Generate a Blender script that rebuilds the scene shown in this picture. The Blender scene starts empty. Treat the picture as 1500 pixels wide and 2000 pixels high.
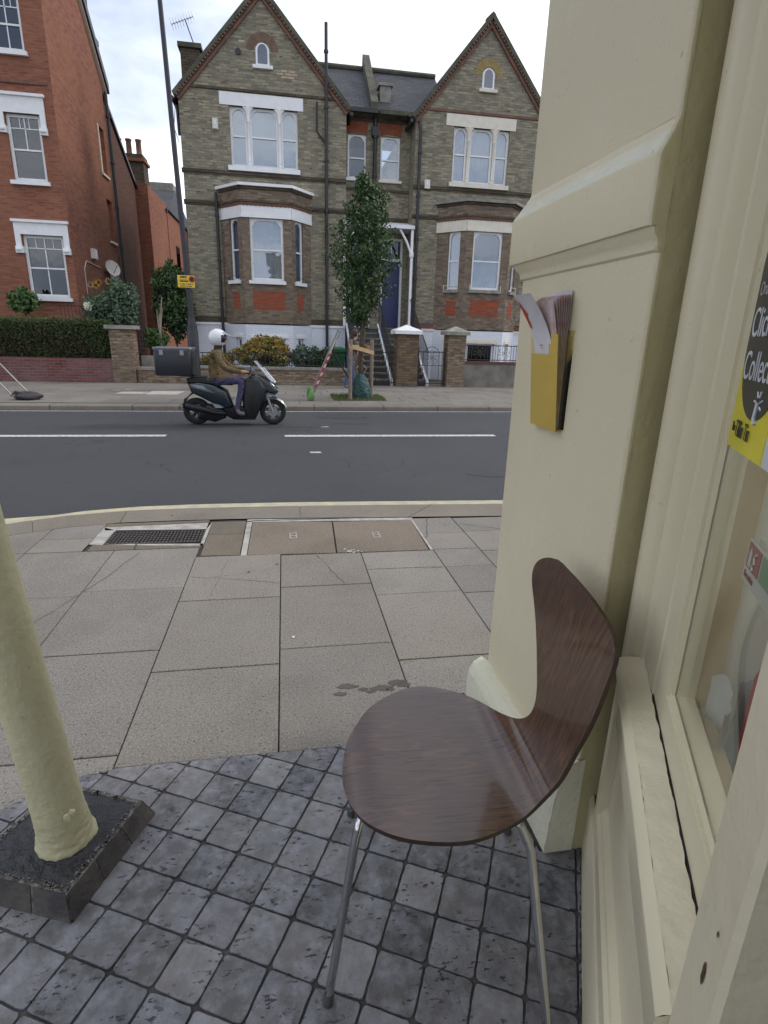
import bpy, bmesh, math, random
from mathutils import Vector, Matrix
random.seed(7)
R=math.radians; PI=math.pi
S=bpy.context.scene; COL=S.collection
# ---------------------------------------------------------------- camera
CP,CY,CR,FPX,CH=R(17.34),R(10.14),R(1.6),1101.0,1.45
_fw=Vector((math.sin(CY)*math.cos(CP),math.cos(CY)*math.cos(CP),-math.sin(CP)))
_r=Vector((math.cos(CY),-math.sin(CY),0)); _u=_r.cross(_fw)
_rt=math.cos(CR)*_r+math.sin(CR)*_u; _up=-math.sin(CR)*_r+math.cos(CR)*_u
cd=bpy.data.cameras.new('camera'); cam=bpy.data.objects.new('camera',cd); COL.objects.link(cam)
cd.sensor_fit='HORIZONTAL'; cd.sensor_width=36; cd.lens=FPX/1500*36; cd.clip_start=.02; cd.clip_end=2000
cam.matrix_world=Matrix(((_rt.x,_up.x,-_fw.x,0),(_rt.y,_up.y,-_fw.y,0),(_rt.z,_up.z,-_fw.z,CH),(0,0,0,1)))
S.camera=cam
def A(px,py,Y):            # (X, Z) where a measured point of the photograph falls on the vertical plane Y
    d=(px-750)*_rt-(py-1000)*_up+FPX*_fw; t=Y/d.y; return d.x*t, CH+d.z*t
# ---------------------------------------------------------------- world, sun, exposure
SUN_AZ,SUN_EL=R(75),R(42)      # azimuth from +Y towards +X
W=bpy.data.worlds.new('World'); S.world=W; W.use_nodes=True
nt=W.node_tree; nt.nodes.clear(); N=nt.nodes.new; L=nt.links.new
out=N('ShaderNodeOutputWorld'); bg=N('ShaderNodeBackground'); bg.inputs[1].default_value=.12
sky=N('ShaderNodeTexSky'); sky.sky_type='NISHITA'; sky.sun_disc=False; sky.sun_elevation=SUN_EL; sky.sun_rotation=SUN_AZ; sky.dust_density=2
tc=N('ShaderNodeTexCoord'); mp=N('ShaderNodeMapping'); mp.inputs['Scale'].default_value=(1.2,1.2,2.6); mp.inputs['Location'].default_value=(.35,.1,.2)
nz=N('ShaderNodeTexNoise'); nz.inputs['Scale'].default_value=2.1; nz.inputs['Detail'].default_value=7; nz.inputs['Roughness'].default_value=.52
cr=N('ShaderNodeValToRGB'); cr.color_ramp.elements[0].position=.40; cr.color_ramp.elements[1].position=.60
nz2=N('ShaderNodeTexNoise'); nz2.inputs['Scale'].default_value=3.5; nz2.inputs['Detail'].default_value=6
cr2=N('ShaderNodeValToRGB'); cr2.color_ramp.elements[0].position=.3; cr2.color_ramp.elements[1].position=.7
cr2.color_ramp.elements[0].color=(6.6,7.0,8.0,1); cr2.color_ramp.elements[1].color=(10.8,10.9,11.1,1)
veil=N('ShaderNodeMix'); veil.data_type='RGBA'; veil.inputs[0].default_value=.62; veil.inputs[7].default_value=(4.9,5.7,7.6,1)
mx=N('ShaderNodeMix'); mx.data_type='RGBA'
L(tc.outputs['Generated'],mp.inputs[0]); L(mp.outputs[0],nz.inputs[0]); L(mp.outputs[0],nz2.inputs[0])
L(nz.outputs[0],cr.inputs[0]); L(nz2.outputs[0],cr2.inputs[0]); L(sky.outputs[0],veil.inputs[6])
L(veil.outputs[2],mx.inputs[6]); L(cr2.outputs[0],mx.inputs[7]); L(cr.outputs[0],mx.inputs[0])
L(mx.outputs[2],bg.inputs[0]); L(bg.outputs[0],out.inputs[0])
sl=bpy.data.lights.new('sun','SUN'); sl.energy=1.1; sl.angle=R(12); sl.color=(1,.94,.84)
so=bpy.data.objects.new('sun',sl); COL.objects.link(so)
sd=Vector((math.sin(SUN_AZ)*math.cos(SUN_EL),math.cos(SUN_AZ)*math.cos(SUN_EL),math.sin(SUN_EL)))
so.rotation_euler=sd.to_track_quat('Z','Y').to_euler(); so.location=(20,10,30)
S.view_settings.view_transform='Standard'; S.view_settings.look='None'; S.view_settings.exposure=0.40; S.view_settings.gamma=1
try:
    S.cycles.max_bounces=8; S.cycles.transparent_max_bounces=12
except Exception: pass
# ---------------------------------------------------------------- materials
MATS={}
def base(name):
    m=bpy.data.materials.new(name); m.use_nodes=True; t=m.node_tree; b=t.nodes['Principled BSDF']; MATS[name]=m
    return m,t,b
def mixcol(t,fac,a,b,mode='MIX'):
    n=t.nodes.new('ShaderNodeMix'); n.data_type='RGBA'; n.blend_type=mode
    for i,v in ((0,fac),(6,a),(7,b)):
        if hasattr(v,'is_linked') or hasattr(v,'node'): t.links.new(v,n.inputs[i])
        elif i==0: n.inputs[0].default_value=v
        else: n.inputs[i].default_value=(*v[:3],1)
    return n.outputs[2]
def noise(t,vec,scale,detail=4,rough=.55,lo=.35,hi=.65):
    n=t.nodes.new('ShaderNodeTexNoise'); n.inputs['Scale'].default_value=scale; n.inputs['Detail'].default_value=detail; n.inputs['Roughness'].default_value=rough
    t.links.new(vec,n.inputs[0]); r=t.nodes.new('ShaderNodeMapRange'); r.inputs[1].default_value=lo; r.inputs[2].default_value=hi
    t.links.new(n.outputs[0],r.inputs[0]); return r.outputs[0]
def bump(t,b,h,strength,dist=.01,prev=None):
    n=t.nodes.new('ShaderNodeBump'); n.inputs['Strength'].default_value=strength; n.inputs['Distance'].default_value=dist
    t.links.new(h,n.inputs['Height'])
    if prev is not None: t.links.new(prev,n.inputs['Normal'])
    t.links.new(n.outputs[0],b.inputs['Normal']); return n.outputs[0]
def coords(t,kind='Object'):
    return t.nodes.new('ShaderNodeTexCoord').outputs[kind]
def island(t):
    return t.nodes.new('ShaderNodeNewGeometry').outputs['Random Per Island']
def M(name,col,rough=.7,col2=None,scale=6,bs=60,bstr=.15,bdist=.004,metal=0,isl=0,spec=.5,detail=5,coat=0):
    m,t,b=base(name); v=coords(t); c2=col2 or tuple(x*.75 for x in col)
    f=noise(t,v,scale,detail); c=mixcol(t,f,col,c2)
    if isl:
        r=island(t); mr=t.nodes.new('ShaderNodeMapRange'); mr.inputs[3].default_value=1-isl; mr.inputs[4].default_value=1+isl
        t.links.new(r,mr.inputs[0]); cc=t.nodes.new('ShaderNodeCombineColor')
        for i in range(3): t.links.new(mr.outputs[0],cc.inputs[i])
        c=mixcol(t,1.0,c,cc.outputs[0],'MULTIPLY')
    t.links.new(c,b.inputs['Base Color']); b.inputs['Roughness'].default_value=rough; b.inputs['Metallic'].default_value=metal
    b.inputs['Specular IOR Level'].default_value=spec
    if coat: b.inputs['Coat Weight'].default_value=coat; b.inputs['Coat Roughness'].default_value=.08
    if bstr: bump(t,b,noise(t,v,bs,6),bstr,bdist)
    return m
def brick(name,c1,c2,mortar,bw=.225,bh=.075,ms=.009,stain=(.2,.2,.18),stamt=.35,bstr=.6,rough=.9,odd=None,oddp=.62,vary=.66):
    m,t,b=base(name); uv=coords(t,'UV')
    n=t.nodes.new('ShaderNodeTexBrick'); t.links.new(uv,n.inputs[0])
    n.inputs['Scale'].default_value=1; n.inputs['Mortar Size'].default_value=ms; n.inputs['Brick Width'].default_value=bw; n.inputs['Row Height'].default_value=bh
    n.inputs['Color1'].default_value=(*c1,1); n.inputs['Color2'].default_value=(*c2,1); n.inputs['Mortar'].default_value=(*mortar,1); n.inputs['Mortar Smooth'].default_value=.2; n.inputs['Bias'].default_value=-.1
    c=n.outputs[0]
    # every brick keeps a tone of its own
    mpn=t.nodes.new('ShaderNodeMapping'); mpn.inputs['Scale'].default_value=(1/bw*.5,1/bh,1); t.links.new(uv,mpn.inputs[0])
    wn=noise(t,mpn.outputs[0],1.3,2,.6,.3,.7)
    c=mixcol(t,wn,c,mixcol(t,1.0,c,(vary,vary,vary*1.02),'MULTIPLY'))
    if odd:
        c=mixcol(t,noise(t,mpn.outputs[0],1.9,1,.5,oddp,oddp+.04),c,odd)
    f=noise(t,uv,.55,6,.6,.4,.7); c=mixcol(t,f,c,mixcol(t,stamt,c,stain))
    t.links.new(c,b.inputs['Base Color']); b.inputs['Roughness'].default_value=rough; b.inputs['Specular IOR Level'].default_value=.2
    inv=t.nodes.new('ShaderNodeMath'); inv.operation='SUBTRACT'; inv.inputs[0].default_value=1; t.links.new(n.outputs['Fac'],inv.inputs[1])
    p=bump(t,b,inv.outputs[0],bstr,.01); bump(t,b,noise(t,uv,45,4),.25,.006,p)
    return m
def glassy(name,tint=(.25,.3,.36),amt=.14,rough=.03,mxr=1):
    m=bpy.data.materials.new(name); m.use_nodes=True; t=m.node_tree; t.nodes.clear(); MATS[name]=m
    o=t.nodes.new('ShaderNodeOutputMaterial'); mix=t.nodes.new('ShaderNodeMixShader'); tr=t.nodes.new('ShaderNodeBsdfTransparent'); gl=t.nodes.new('ShaderNodeBsdfGlossy')
    tr.inputs[0].default_value=(*tint,1); gl.inputs['Roughness'].default_value=rough; gl.inputs[0].default_value=(.9,.95,1,1)
    fr=t.nodes.new('ShaderNodeLayerWeight'); fr.inputs[0].default_value=.12
    mr=t.nodes.new('ShaderNodeMapRange'); mr.inputs[3].default_value=amt; mr.inputs[4].default_value=mxr; t.links.new(fr.outputs['Fresnel'],mr.inputs[0])
    v=coords(t); bn=t.nodes.new('ShaderNodeBump'); bn.inputs['Strength'].default_value=.08; bn.inputs['Distance'].default_value=.02
    t.links.new(noise(t,v,1.6,2),bn.inputs['Height']); t.links.new(bn.outputs[0],gl.inputs['Normal'])
    t.links.new(mr.outputs[0],mix.inputs[0]); t.links.new(tr.outputs[0],mix.inputs[1]); t.links.new(gl.outputs[0],mix.inputs[2]); t.links.new(mix.outputs[0],o.inputs[0])
    return m
STOCK=brick('stock_brick',(.42,.37,.25),(.205,.18,.125),(.26,.245,.205),stain=(.17,.165,.135),stamt=.35,odd=(.09,.08,.065),oddp=.66)
STOCKD=brick('stock_brick_dark',(.17,.13,.085),(.10,.08,.06),(.08,.075,.065),stain=(.05,.045,.04),stamt=.5)
BAYB=brick('bay_brick',(.34,.26,.17),(.155,.12,.09),(.21,.19,.165),stain=(.12,.09,.07),stamt=.4,odd=(.26,.11,.07),oddp=.64)
REDP=brick('red_panel_brick',(.42,.11,.05),(.34,.085,.045),(.20,.13,.10),stain=(.3,.09,.05),stamt=.3)
REDB=brick('red_brick',(.37,.145,.085),(.25,.09,.055),(.27,.16,.12),stain=(.33,.15,.09),stamt=.5,odd=(.16,.06,.045),oddp=.68)
REDW=brick('red_garden_brick',(.25,.07,.055),(.15,.05,.045),(.18,.14,.13),ms=.011,stain=(.25,.2,.2),stamt=.5)
PIERB=brick('pier_brick',(.38,.29,.18),(.19,.12,.08),(.2,.18,.15),ms=.011,stain=(.14,.11,.09),stamt=.4,odd=(.12,.06,.04),oddp=.6)
PIERD=brick('brown_pier_brick',(.28,.19,.10),(.13,.085,.06),(.13,.11,.09),ms=.011,stain=(.1,.08,.065),stamt=.4)
SLATE=brick('slate',(.085,.085,.095),(.06,.06,.07),(.035,.035,.04),bw=.28,bh=.17,ms=.012,stain=(.12,.12,.12),bstr=.5,rough=.6)
WBR=brick('white_painted_brick',(.78,.80,.84),(.74,.76,.80),(.66,.68,.72),stain=(.7,.71,.72),stamt=.2,bstr=.35,rough=.6,vary=.95)
WHITE=M('white_paint',(.84,.84,.84),.5,(.77,.77,.76),bs=30,bstr=.05)
CREAMW=M('cream_white_paint',(.74,.69,.58),.6,(.66,.61,.5),bs=30,bstr=.08)
STONE=M('weathered_stone',(.33,.31,.27),.9,(.2,.19,.165),scale=5,bs=40,bstr=.4)
TERRA=M('terracotta_trim',(.22,.105,.07),.85,(.13,.075,.055),scale=5)
VERGE=M('mossy_verge',(.12,.115,.075),.9,(.07,.068,.05),scale=4,bs=30,bstr=.5)
IRON=M('black_iron',(.018,.018,.02),.45,(.03,.028,.028),scale=8)
GLASS=glassy('window_glass',(.66,.71,.77),.16); GLASSD=glassy('dark_window_glass',(.12,.14,.17),.10,mxr=.6)
CURT=M('net_curtain',(.70,.74,.76),.9,(.5,.55,.58),scale=2,bstr=0)
BLIND=M('pale_blind',(.6,.64,.62),.9,(.52,.57,.55),scale=1,bstr=0)
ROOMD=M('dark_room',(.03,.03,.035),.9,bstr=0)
# ---------------------------------------------------------------- mesh builder
class MB:
    def __init__(s): s.v=[];s.f=[];s.m=[];s.cur=0
    def add(s,vs,fs):
        o=len(s.v); s.v+= [tuple(v) for v in vs]
        for f in fs: s.f.append([i+o for i in f]); s.m.append(s.cur)
    def quad(s,a,b,c,d): s.add([a,b,c,d],[(0,1,2,3)])
    def poly(s,p): s.add(p,[tuple(range(len(p)))])
    def box(s,x0,x1,y0,y1,z0,z1):
        s.add([(x0,y0,z0),(x1,y0,z0),(x1,y1,z0),(x0,y1,z0),(x0,y0,z1),(x1,y0,z1),(x1,y1,z1),(x0,y1,z1)],
              [(0,3,2,1),(4,5,6,7),(0,1,5,4),(1,2,6,5),(2,3,7,6),(3,0,4,7)]); return s
    def fbox(s,F,u0,u1,z0,z1,w0,w1):
        p=[F(u,z,w) for w in (w0,w1) for (u,z) in ((u0,z0),(u1,z0),(u1,z1),(u0,z1))]
        s.add(p,[(0,3,2,1),(4,5,6,7),(0,1,5,4),(1,2,6,5),(2,3,7,6),(3,0,4,7)]); return s
    def fprism(s,F,pts,w0,w1):
        n=len(pts); p=[F(u,z,w0) for u,z in pts]+[F(u,z,w1) for u,z in pts]
        s.add(p,[tuple(range(n-1,-1,-1)),tuple(range(n,2*n))]+[(i,(i+1)%n,n+(i+1)%n,n+i) for i in range(n)]); return s
    def zprism(s,pts,z0,z1):
        n=len(pts); s.add([(x,y,z0) for x,y in pts]+[(x,y,z1) for x,y in pts],[tuple(range(n-1,-1,-1)),tuple(range(n,2*n))]+[(i,(i+1)%n,n+(i+1)%n,n+i) for i in range(n)]); return s
    def tube(s,pts,r,n=8,cap=True):
        P=[Vector(p) for p in pts]; rs=r if isinstance(r,(list,tuple)) else [r]*len(P)
        T=[(P[min(i+1,len(P)-1)]-P[max(i-1,0)]).normalized() for i in range(len(P))]
        a=Vector((0,0,1)) if abs(T[0].z)<.9 else Vector((1,0,0)); nrm=(a-T[0]*a.dot(T[0])).normalized(); vs=[]
        for i,p in enumerate(P):
            nrm=(nrm-T[i]*nrm.dot(T[i])).normalized(); bn=T[i].cross(nrm)
            vs+=[p+rs[i]*(math.cos(2*PI*k/n)*nrm+math.sin(2*PI*k/n)*bn) for k in range(n)]
        fs=[(i*n+k,i*n+(k+1)%n,(i+1)*n+(k+1)%n,(i+1)*n+k) for i in range(len(P)-1) for k in range(n)]
        if cap: fs+=[tuple(range(n-1,-1,-1)),tuple(range((len(P)-1)*n,len(P)*n))]
        s.add(vs,fs); return s
    def lathe(s,prof,c,n=24,ax='z'):
        vs=[];m=len(prof)
        for r,h in prof:
            for k in range(n):
                a=2*PI*k/n; q=(r*math.cos(a),r*math.sin(a),h)
                if ax=='y': q=(q[0],q[2],q[1])
                if ax=='x': q=(q[2],q[0],q[1])
                vs.append((c[0]+q[0],c[1]+q[1],c[2]+q[2]))
        fs=[(i*n+k,i*n+(k+1)%n,(i+1)*n+(k+1)%n,(i+1)*n+k) for i in range(m-1) for k in range(n)]
        fs+=[tuple(range(n-1,-1,-1)),tuple(range((m-1)*n,m*n))]
        s.add(vs,fs); return s
    def build(s,name,mat,parent=None,smooth=None,recalc=True):
        o0=parent.get('_o',(0,0,0)) if parent is not None else (0,0,0)
        me=bpy.data.meshes.new(name); me.from_pydata([(x-o0[0],y-o0[1],z-o0[2]) for x,y,z in s.v],[],s.f)
        mats=mat if isinstance(mat,(list,tuple)) else [mat]
        for k in mats: me.materials.append(k)
        for p,mi in zip(me.polygons,s.m): p.material_index=mi
        if recalc:
            b=bmesh.new(); b.from_mesh(me); bmesh.ops.recalc_face_normals(b,faces=b.faces); b.to_mesh(me); b.free()
        uv=me.uv_layers.new(name='uv').data
        for p in me.polygons:
            n=p.normal
            for li in p.loop_indices:
                c=me.vertices[me.loops[li].vertex_index].co; X,Y,Z=c.x+o0[0],c.y+o0[1],c.z+o0[2]
                if abs(n.z)>.93: uv[li].uv=(X,Y)
                else:
                    h=math.hypot(n.x,n.y) or 1; uv[li].uv=(-X*n.y/h+Y*n.x/h, Z/ (1 if abs(n.z)<.05 else max(.3,h)))
        if smooth is not None:
            me.polygons.foreach_set('use_smooth',[True]*len(me.polygons)); me.set_sharp_from_angle(angle=R(smooth))
        ob=bpy.data.objects.new(name,me); COL.objects.link(ob)
        if parent is not None: ob.parent=parent; ob['_o']=o0
        return ob
def tag(o,label=None,cat=None,group=None,kind=None):
    for k,v in (('label',label),('category',cat),('group',group),('kind',kind)):
        if v: o[k]=v
    return o
def thing(name,label,cat,loc=(0,0,0),group=None,at=True):
    e=bpy.data.objects.new(name,None); COL.objects.link(e); e.location=loc; e['_o']=tuple(loc); e.empty_display_size=.1
    return tag(e,label,cat,group)
def struct(o): o['kind']='structure'; return o
def Fr(ox,oy,ang=0,oz=0):
    """frame of a vertical wall: u along it, w out of it; ang=0 looks to -Y (towards the camera)"""
    ux,uy=math.cos(ang),math.sin(ang); wx,wy=uy,-ux
    return lambda u,z,w=0:(ox+ux*u+wx*w, oy+uy*u+wy*w, oz+z)
def wall(mb,F,u0,u1,z0,z1,holes=(),d=.13):
    us=sorted({u0,u1,*[h[0] for h in holes],*[h[1] for h in holes]}); zs=sorted({z0,z1,*[h[2] for h in holes],*[h[3] for h in holes]})
    for a,b in zip(us,us[1:]):
        for c,e in zip(zs,zs[1:]):
            mu,mz=(a+b)/2,(c+e)/2
            if any(h[0]<mu<h[1] and h[2]<mz<h[3] for h in holes): continue
            mb.quad(F(a,c),F(b,c),F(b,e),F(a,e))
    for h in holes:
        a,b,c,e=h[:4]
        mb.quad(F(a,c),F(a,e),F(a,e,-d),F(a,c,-d)); mb.quad(F(b,c),F(b,c,-d),F(b,e,-d),F(b,e))
        mb.quad(F(a,e),F(b,e),F(b,e,-d),F(a,e,-d)); mb.quad(F(a,c),F(a,c,-d),F(b,c,-d),F(b,c))
def leaves(mb,fn,n,s0,s1,elong=1.8):
    for _ in range(n):
        p=Vector(fn()); s=random.uniform(s0,s1)
        a=Vector((random.gauss(0,1),random.gauss(0,1),random.gauss(0,.7))).normalized(); b=a.orthogonal().normalized()
        b=(Matrix.Rotation(random.uniform(0,2*PI),3,a)@b); c=a.cross(b)
        mb.add([p-b*s*elong*.5,p+c*s*.45,p+b*s*elong*.5,p-c*s*.45],[(0,1,2,3)])
def leafmat(name,c1,c2,c3=None,isl=.35):
    m,t,b=base(name); r=island(t); c=mixcol(t,r,c1,c2)
    if c3: c=mixcol(t,noise(t,coords(t),1.3,3,.5,.45,.6),c,c3)
    t.links.new(c,b.inputs['Base Color']); b.inputs['Roughness'].default_value=.55; b.inputs['Specular IOR Level'].default_value=.35
    try: b.inputs['Subsurface Weight'].default_value=0
    except Exception: pass
    return m
# ================================================================ SETTING
def asphalt():
    m,t,b=base('asphalt'); v=coords(t)
    c=mixcol(t,noise(t,v,.5,6,.6,.35,.65),(.052,.053,.056),(.036,.037,.041)); g=noise(t,v,230,2,.5,.5,.72)
    c=mixcol(t,g,c,(.16,.16,.165)); c=mixcol(t,noise(t,v,260,1,.5,.55,.62),c,(.018,.018,.02))
    # cracks
    mp=t.nodes.new('ShaderNodeMapping'); mp.inputs['Scale'].default_value=(1.5,1.1,1); t.links.new(v,mp.inputs[0])
    wv=t.nodes.new('ShaderNodeMix'); wv.data_type='VECTOR'; wv.inputs[0].default_value=.22
    nn=t.nodes.new('ShaderNodeTexNoise'); nn.inputs['Scale'].default_value=5; nn.inputs['Detail'].default_value=6; t.links.new(v,nn.inputs[0])
    t.links.new(mp.outputs[0],wv.inputs[4]); t.links.new(nn.outputs['Color'],wv.inputs[5])
    vo=t.nodes.new('ShaderNodeTexVoronoi'); vo.feature='DISTANCE_TO_EDGE'; vo.inputs['Scale'].default_value=1.6; t.links.new(wv.outputs[1],vo.inputs[0])
    cr=t.nodes.new('ShaderNodeMapRange'); cr.inputs[1].default_value=.002; cr.inputs[2].default_value=.016; cr.inputs[3].default_value=1; cr.inputs[4].default_value=0; t.links.new(vo.outputs[0],cr.inputs[0])
    mk=noise(t,v,.8,4,.6,.52,.60); ml=t.nodes.new('ShaderNodeMath'); ml.operation='MULTIPLY'; t.links.new(cr.outputs[0],ml.inputs[0]); t.links.new(mk,ml.inputs[1])
    c=mixcol(t,ml.outputs[0],c,(.015,.015,.017)); t.links.new(c,b.inputs['Base Color']); b.inputs['Roughness'].default_value=.82
    bump(t,b,noise(t,v,180,3),.6,.008); return m
def slabmat(name,c1,c2,warm,isl=.13,spots=True):
    m,t,b=base(name); v=coords(t); r=island(t)
    c=mixcol(t,noise(t,v,2.2,8,.62,.3,.7),c1,c2); c=mixcol(t,r,c,mixcol(t,.55,c,warm))
    mr=t.nodes.new('ShaderNodeMapRange'); mr.inputs[3].default_value=1-isl; mr.inputs[4].default_value=1+isl
    wn=t.nodes.new('ShaderNodeTexWhiteNoise'); wn.noise_dimensions='1D'; t.links.new(r,wn.inputs['W']); t.links.new(wn.outputs[0],mr.inputs[0])
    cc=t.nodes.new('ShaderNodeCombineColor'); [t.links.new(mr.outputs[0],cc.inputs[i]) for i in range(3)]
    c=mixcol(t,1,c,cc.outputs[0],'MULTIPLY')
    c=mixcol(t,noise(t,v,150,3,.6,.45,.7),c,tuple(x*1.35 for x in c1)); c=mixcol(t,noise(t,v,95,4,.7,.56,.66),c,tuple(x*.45 for x in c2))
    if spots: c=mixcol(t,noise(t,v,9,2,.4,.76,.79),c,(.06,.055,.05))
    c=mixcol(t,noise(t,v,.9,5,.6,.5,.75),c,mixcol(t,1,c,(.76,.75,.74),'MULTIPLY'))
    t.links.new(c,b.inputs['Base Color']); b.inputs['Roughness'].default_value=.88; b.inputs['Specular IOR Level'].default_value=.3
    bump(t,b,noise(t,v,120,5),.35,.004); return m
ASPH=asphalt(); SLAB=slabmat('paving_slab',(.235,.220,.197),(.160,.150,.135),(.240,.202,.160))
SLABF=slabmat('far_paving_slab',(.215,.20,.178),(.155,.143,.128),(.18,.155,.125)); KERB=slabmat('granite_kerb',(.21,.185,.15),(.13,.118,.10),(.19,.16,.12))
COVER=slabmat('cover_concrete',(.215,.178,.14),(.14,.122,.10),(.22,.172,.125)); MORT=M('mortar',(.42,.40,.36),.9,(.28,.26,.23),scale=12)
JOINT=M('dirty_joint',(.055,.05,.042),.95,(.03,.028,.024),scale=9)
PATCH=slabmat('concrete_patch',(.175,.15,.115),(.125,.108,.085),(.16,.125,.09))
ROADW=M('worn_road_paint',(.66,.66,.64),.7,(.30,.30,.30),scale=22,bs=120); ROADY=M('worn_yellow_paint',(.50,.45,.28),.7,(.36,.34,.27),scale=9,bs=120,bstr=.3)
EARTH=M('earth',(.09,.075,.055),.95,(.05,.045,.035),scale=3,bs=30,bstr=.6)
g=MB(); g.box(-400,400,-200,600,-.5,-.35); struct(g.build('ground',EARTH))
r=MB(); r.quad((-60,-30,-.1),(60,-30,-.1),(60,12.6,-.1),(-60,12.6,-.1)); struct(r.build('road',ASPH))
# --- near kerb and pavement
KF=[(-3.9,-6),(-3.85,2.2),(-3.45,3.35),(-2.75,4.15),(-2.162,4.50),(-1.98,4.60),(-1.763,4.70),(-1.325,4.80),(-.9,4.83),(-.49,4.835),(.1,4.83),(.622,4.81),(1.3,4.78),(1.93,4.75),(4,4.68),(30,4.5)]
KB=[(-3.6,-6),(-3.55,2.1),(-3.2,3.15),(-2.55,3.92),(-2.03,4.22),(-1.86,4.30),(-1.657,4.39),(-1.30,4.47),(-.88,4.487),(-.46,4.49),(.1,4.47),(.24,4.46),(1.0,4.42),(1.79,4.38),(4,4.3),(30,4.15)]
def lerp(a,b,t): return tuple(x+(y-x)*t for x,y in zip(a,b))
def polyat(P,x):
    for a,b in zip(P,P[1:]):
        if a[0]<=x<=b[0] and b[0]>a[0]: return a[1]+(b[1]-a[1])*(x-a[0])/(b[0]-a[0])
    return P[-1][1]
def clip(poly,a,b):      # keep the side left of a->b
    o=[]; f=lambda p:(b[0]-a[0])*(p[1]-a[1])-(b[1]-a[1])*(p[0]-a[0])
    for i,p in enumerate(poly):
        q=poly[(i+1)%len(poly)]; fp,fq=f(p),f(q)
        if fp>=0: o.append(p)
        if fp*fq<0: t=fp/(fp-fq); o.append(lerp(p,q,t))
    return o
def inset(p,d):
    n=len(p); o=[]
    ar=sum(p[i][0]*p[(i+1)%n][1]-p[(i+1)%n][0]*p[i][1] for i in range(n))
    if ar<0: p=p[::-1]
    for i in range(n):
        a,b,c=Vector(p[i-1]),Vector(p[i]),Vector(p[(i+1)%n]); e=(b-a);f=(c-b)
        if e.length<1e-6 or f.length<1e-6: o.append(tuple(b)); continue
        e.normalize();f.normalize(); n1=Vector((-e.y,e.x));n2=Vector((-f.y,f.x)); m=(n1+n2)
        if m.length<1e-3: o.append(tuple(b+n1*d)); continue
        m.normalize(); o.append(tuple(b+m*min(d/max(.35,m.dot(n1)),2.5*d)))
    return o
def slab3(mb,poly,z,gap=.0028,bev=.003,h=.03):
    if len(poly)<3: return
    a=inset(poly,gap); b=inset(a,bev)
    n=len(a)
    if n<3: return
    mb.add([(x,y,z-h) for x,y in a]+[(x,y,z-bev*.8) for x,y in a]+[(x,y,z) for x,y in b],
           [(i,(i+1)%n,n+(i+1)%n,n+i) for i in range(n)]+[(n+i,n+(i+1)%n,2*n+(i+1)%n,2*n+i) for i in range(n)]+[tuple(range(2*n,3*n))])
jb=MB(); jb.poly([(x,y,-.012) for x,y in KB]+[(30,-6,-.012)]); 
jb.build('pavement_bedding',JOINT)['kind']='structure'
kb=MB()
lens=[0,1.1,1.0,1.0]
for i in range(len(KF)-1):
    a,b,c,d=KF[i],KF[i+1],KB[i+1],KB[i]
    joint=i in (0,1,2,3,5,7,10,12,14)
    if joint: a=lerp(a,b,.012); d=lerp(d,c,.012)
    b2,c2=b,c
    zt=.002*random.uniform(-1,1)
    ia,ib=lerp(a,d,.035),lerp(b2,c2,.035)
    kb.add([(*a,-.13),(*b2,-.13),(*b2,-.012),(*a,-.012),(*ia,0),(*ib,0),(*c2,0),(*d,0)],[(0,1,2,3),(3,2,5,4),(4,5,6,7),(1,6,5,2),(0,3,4,7)])
struct(kb.build('kerb',KERB))
yl=MB()
for i in range(len(KF)-1):
    def off(p,d,i=i):
        return (p[0]-(d*.75 if p[0]<-2.1 else 0),p[1]+(d if p[0]>-3.3 else d*.2))
    a,b=KF[i],KF[i+1]; 
    yl.quad((*off(a,.28),-.096),(*off(b,.28),-.096),(*off(b,.425),-.096),(*off(a,.425),-.096))
struct(yl.build('yellow_line',ROADY))
# slabs
sb=MB(); pt=MB(); mo=MB(); cv=MB()
TB=1.722                       # edge of the tiled porch floor
def colrows(x0,x1,ys,mb=sb):
    for a,b in zip(ys,ys[1:]):
        slab3(mb,[(x0,a),(x1,a),(x1,b),(x0,b)],random.uniform(-.0015,.001))
XL=[-3.4,-2.86,-2.30,-1.74,-1.178,-.618,-.055,.495,1.02]
colrows(-.618,-.055,[TB,2.31,3.01,3.68]); 
colrows(-.055,.495,[TB,2.435,3.135,3.65]); colrows(.495,1.02,[TB,2.27,2.97,3.35,3.65]); 
# broken pieces
colrows(-1.178,-.618,[1.0,1.79,2.50,3.20,3.86]); colrows(-1.74,-1.178,[.4,1.1,1.78,2.53,3.14,3.86])
for k,x in enumerate((-2.30,-2.86,-3.42)): colrows(x,x+.56,[-.6+.2*k,.3,1.0+.1*k,1.9,2.5,3.2-.1*k])
x=1.02
for k in range(14):
    w=.34 if k%2==0 else .55; ys=[TB-.9]+([1.3,2.05,2.45,2.94,3.34,3.66,4.0,4.38] if k%2==0 else [1.6,2.3,2.8,3.1,3.6,4.02,4.36])
    colrows(x,x+w,ys); x+=w
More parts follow.
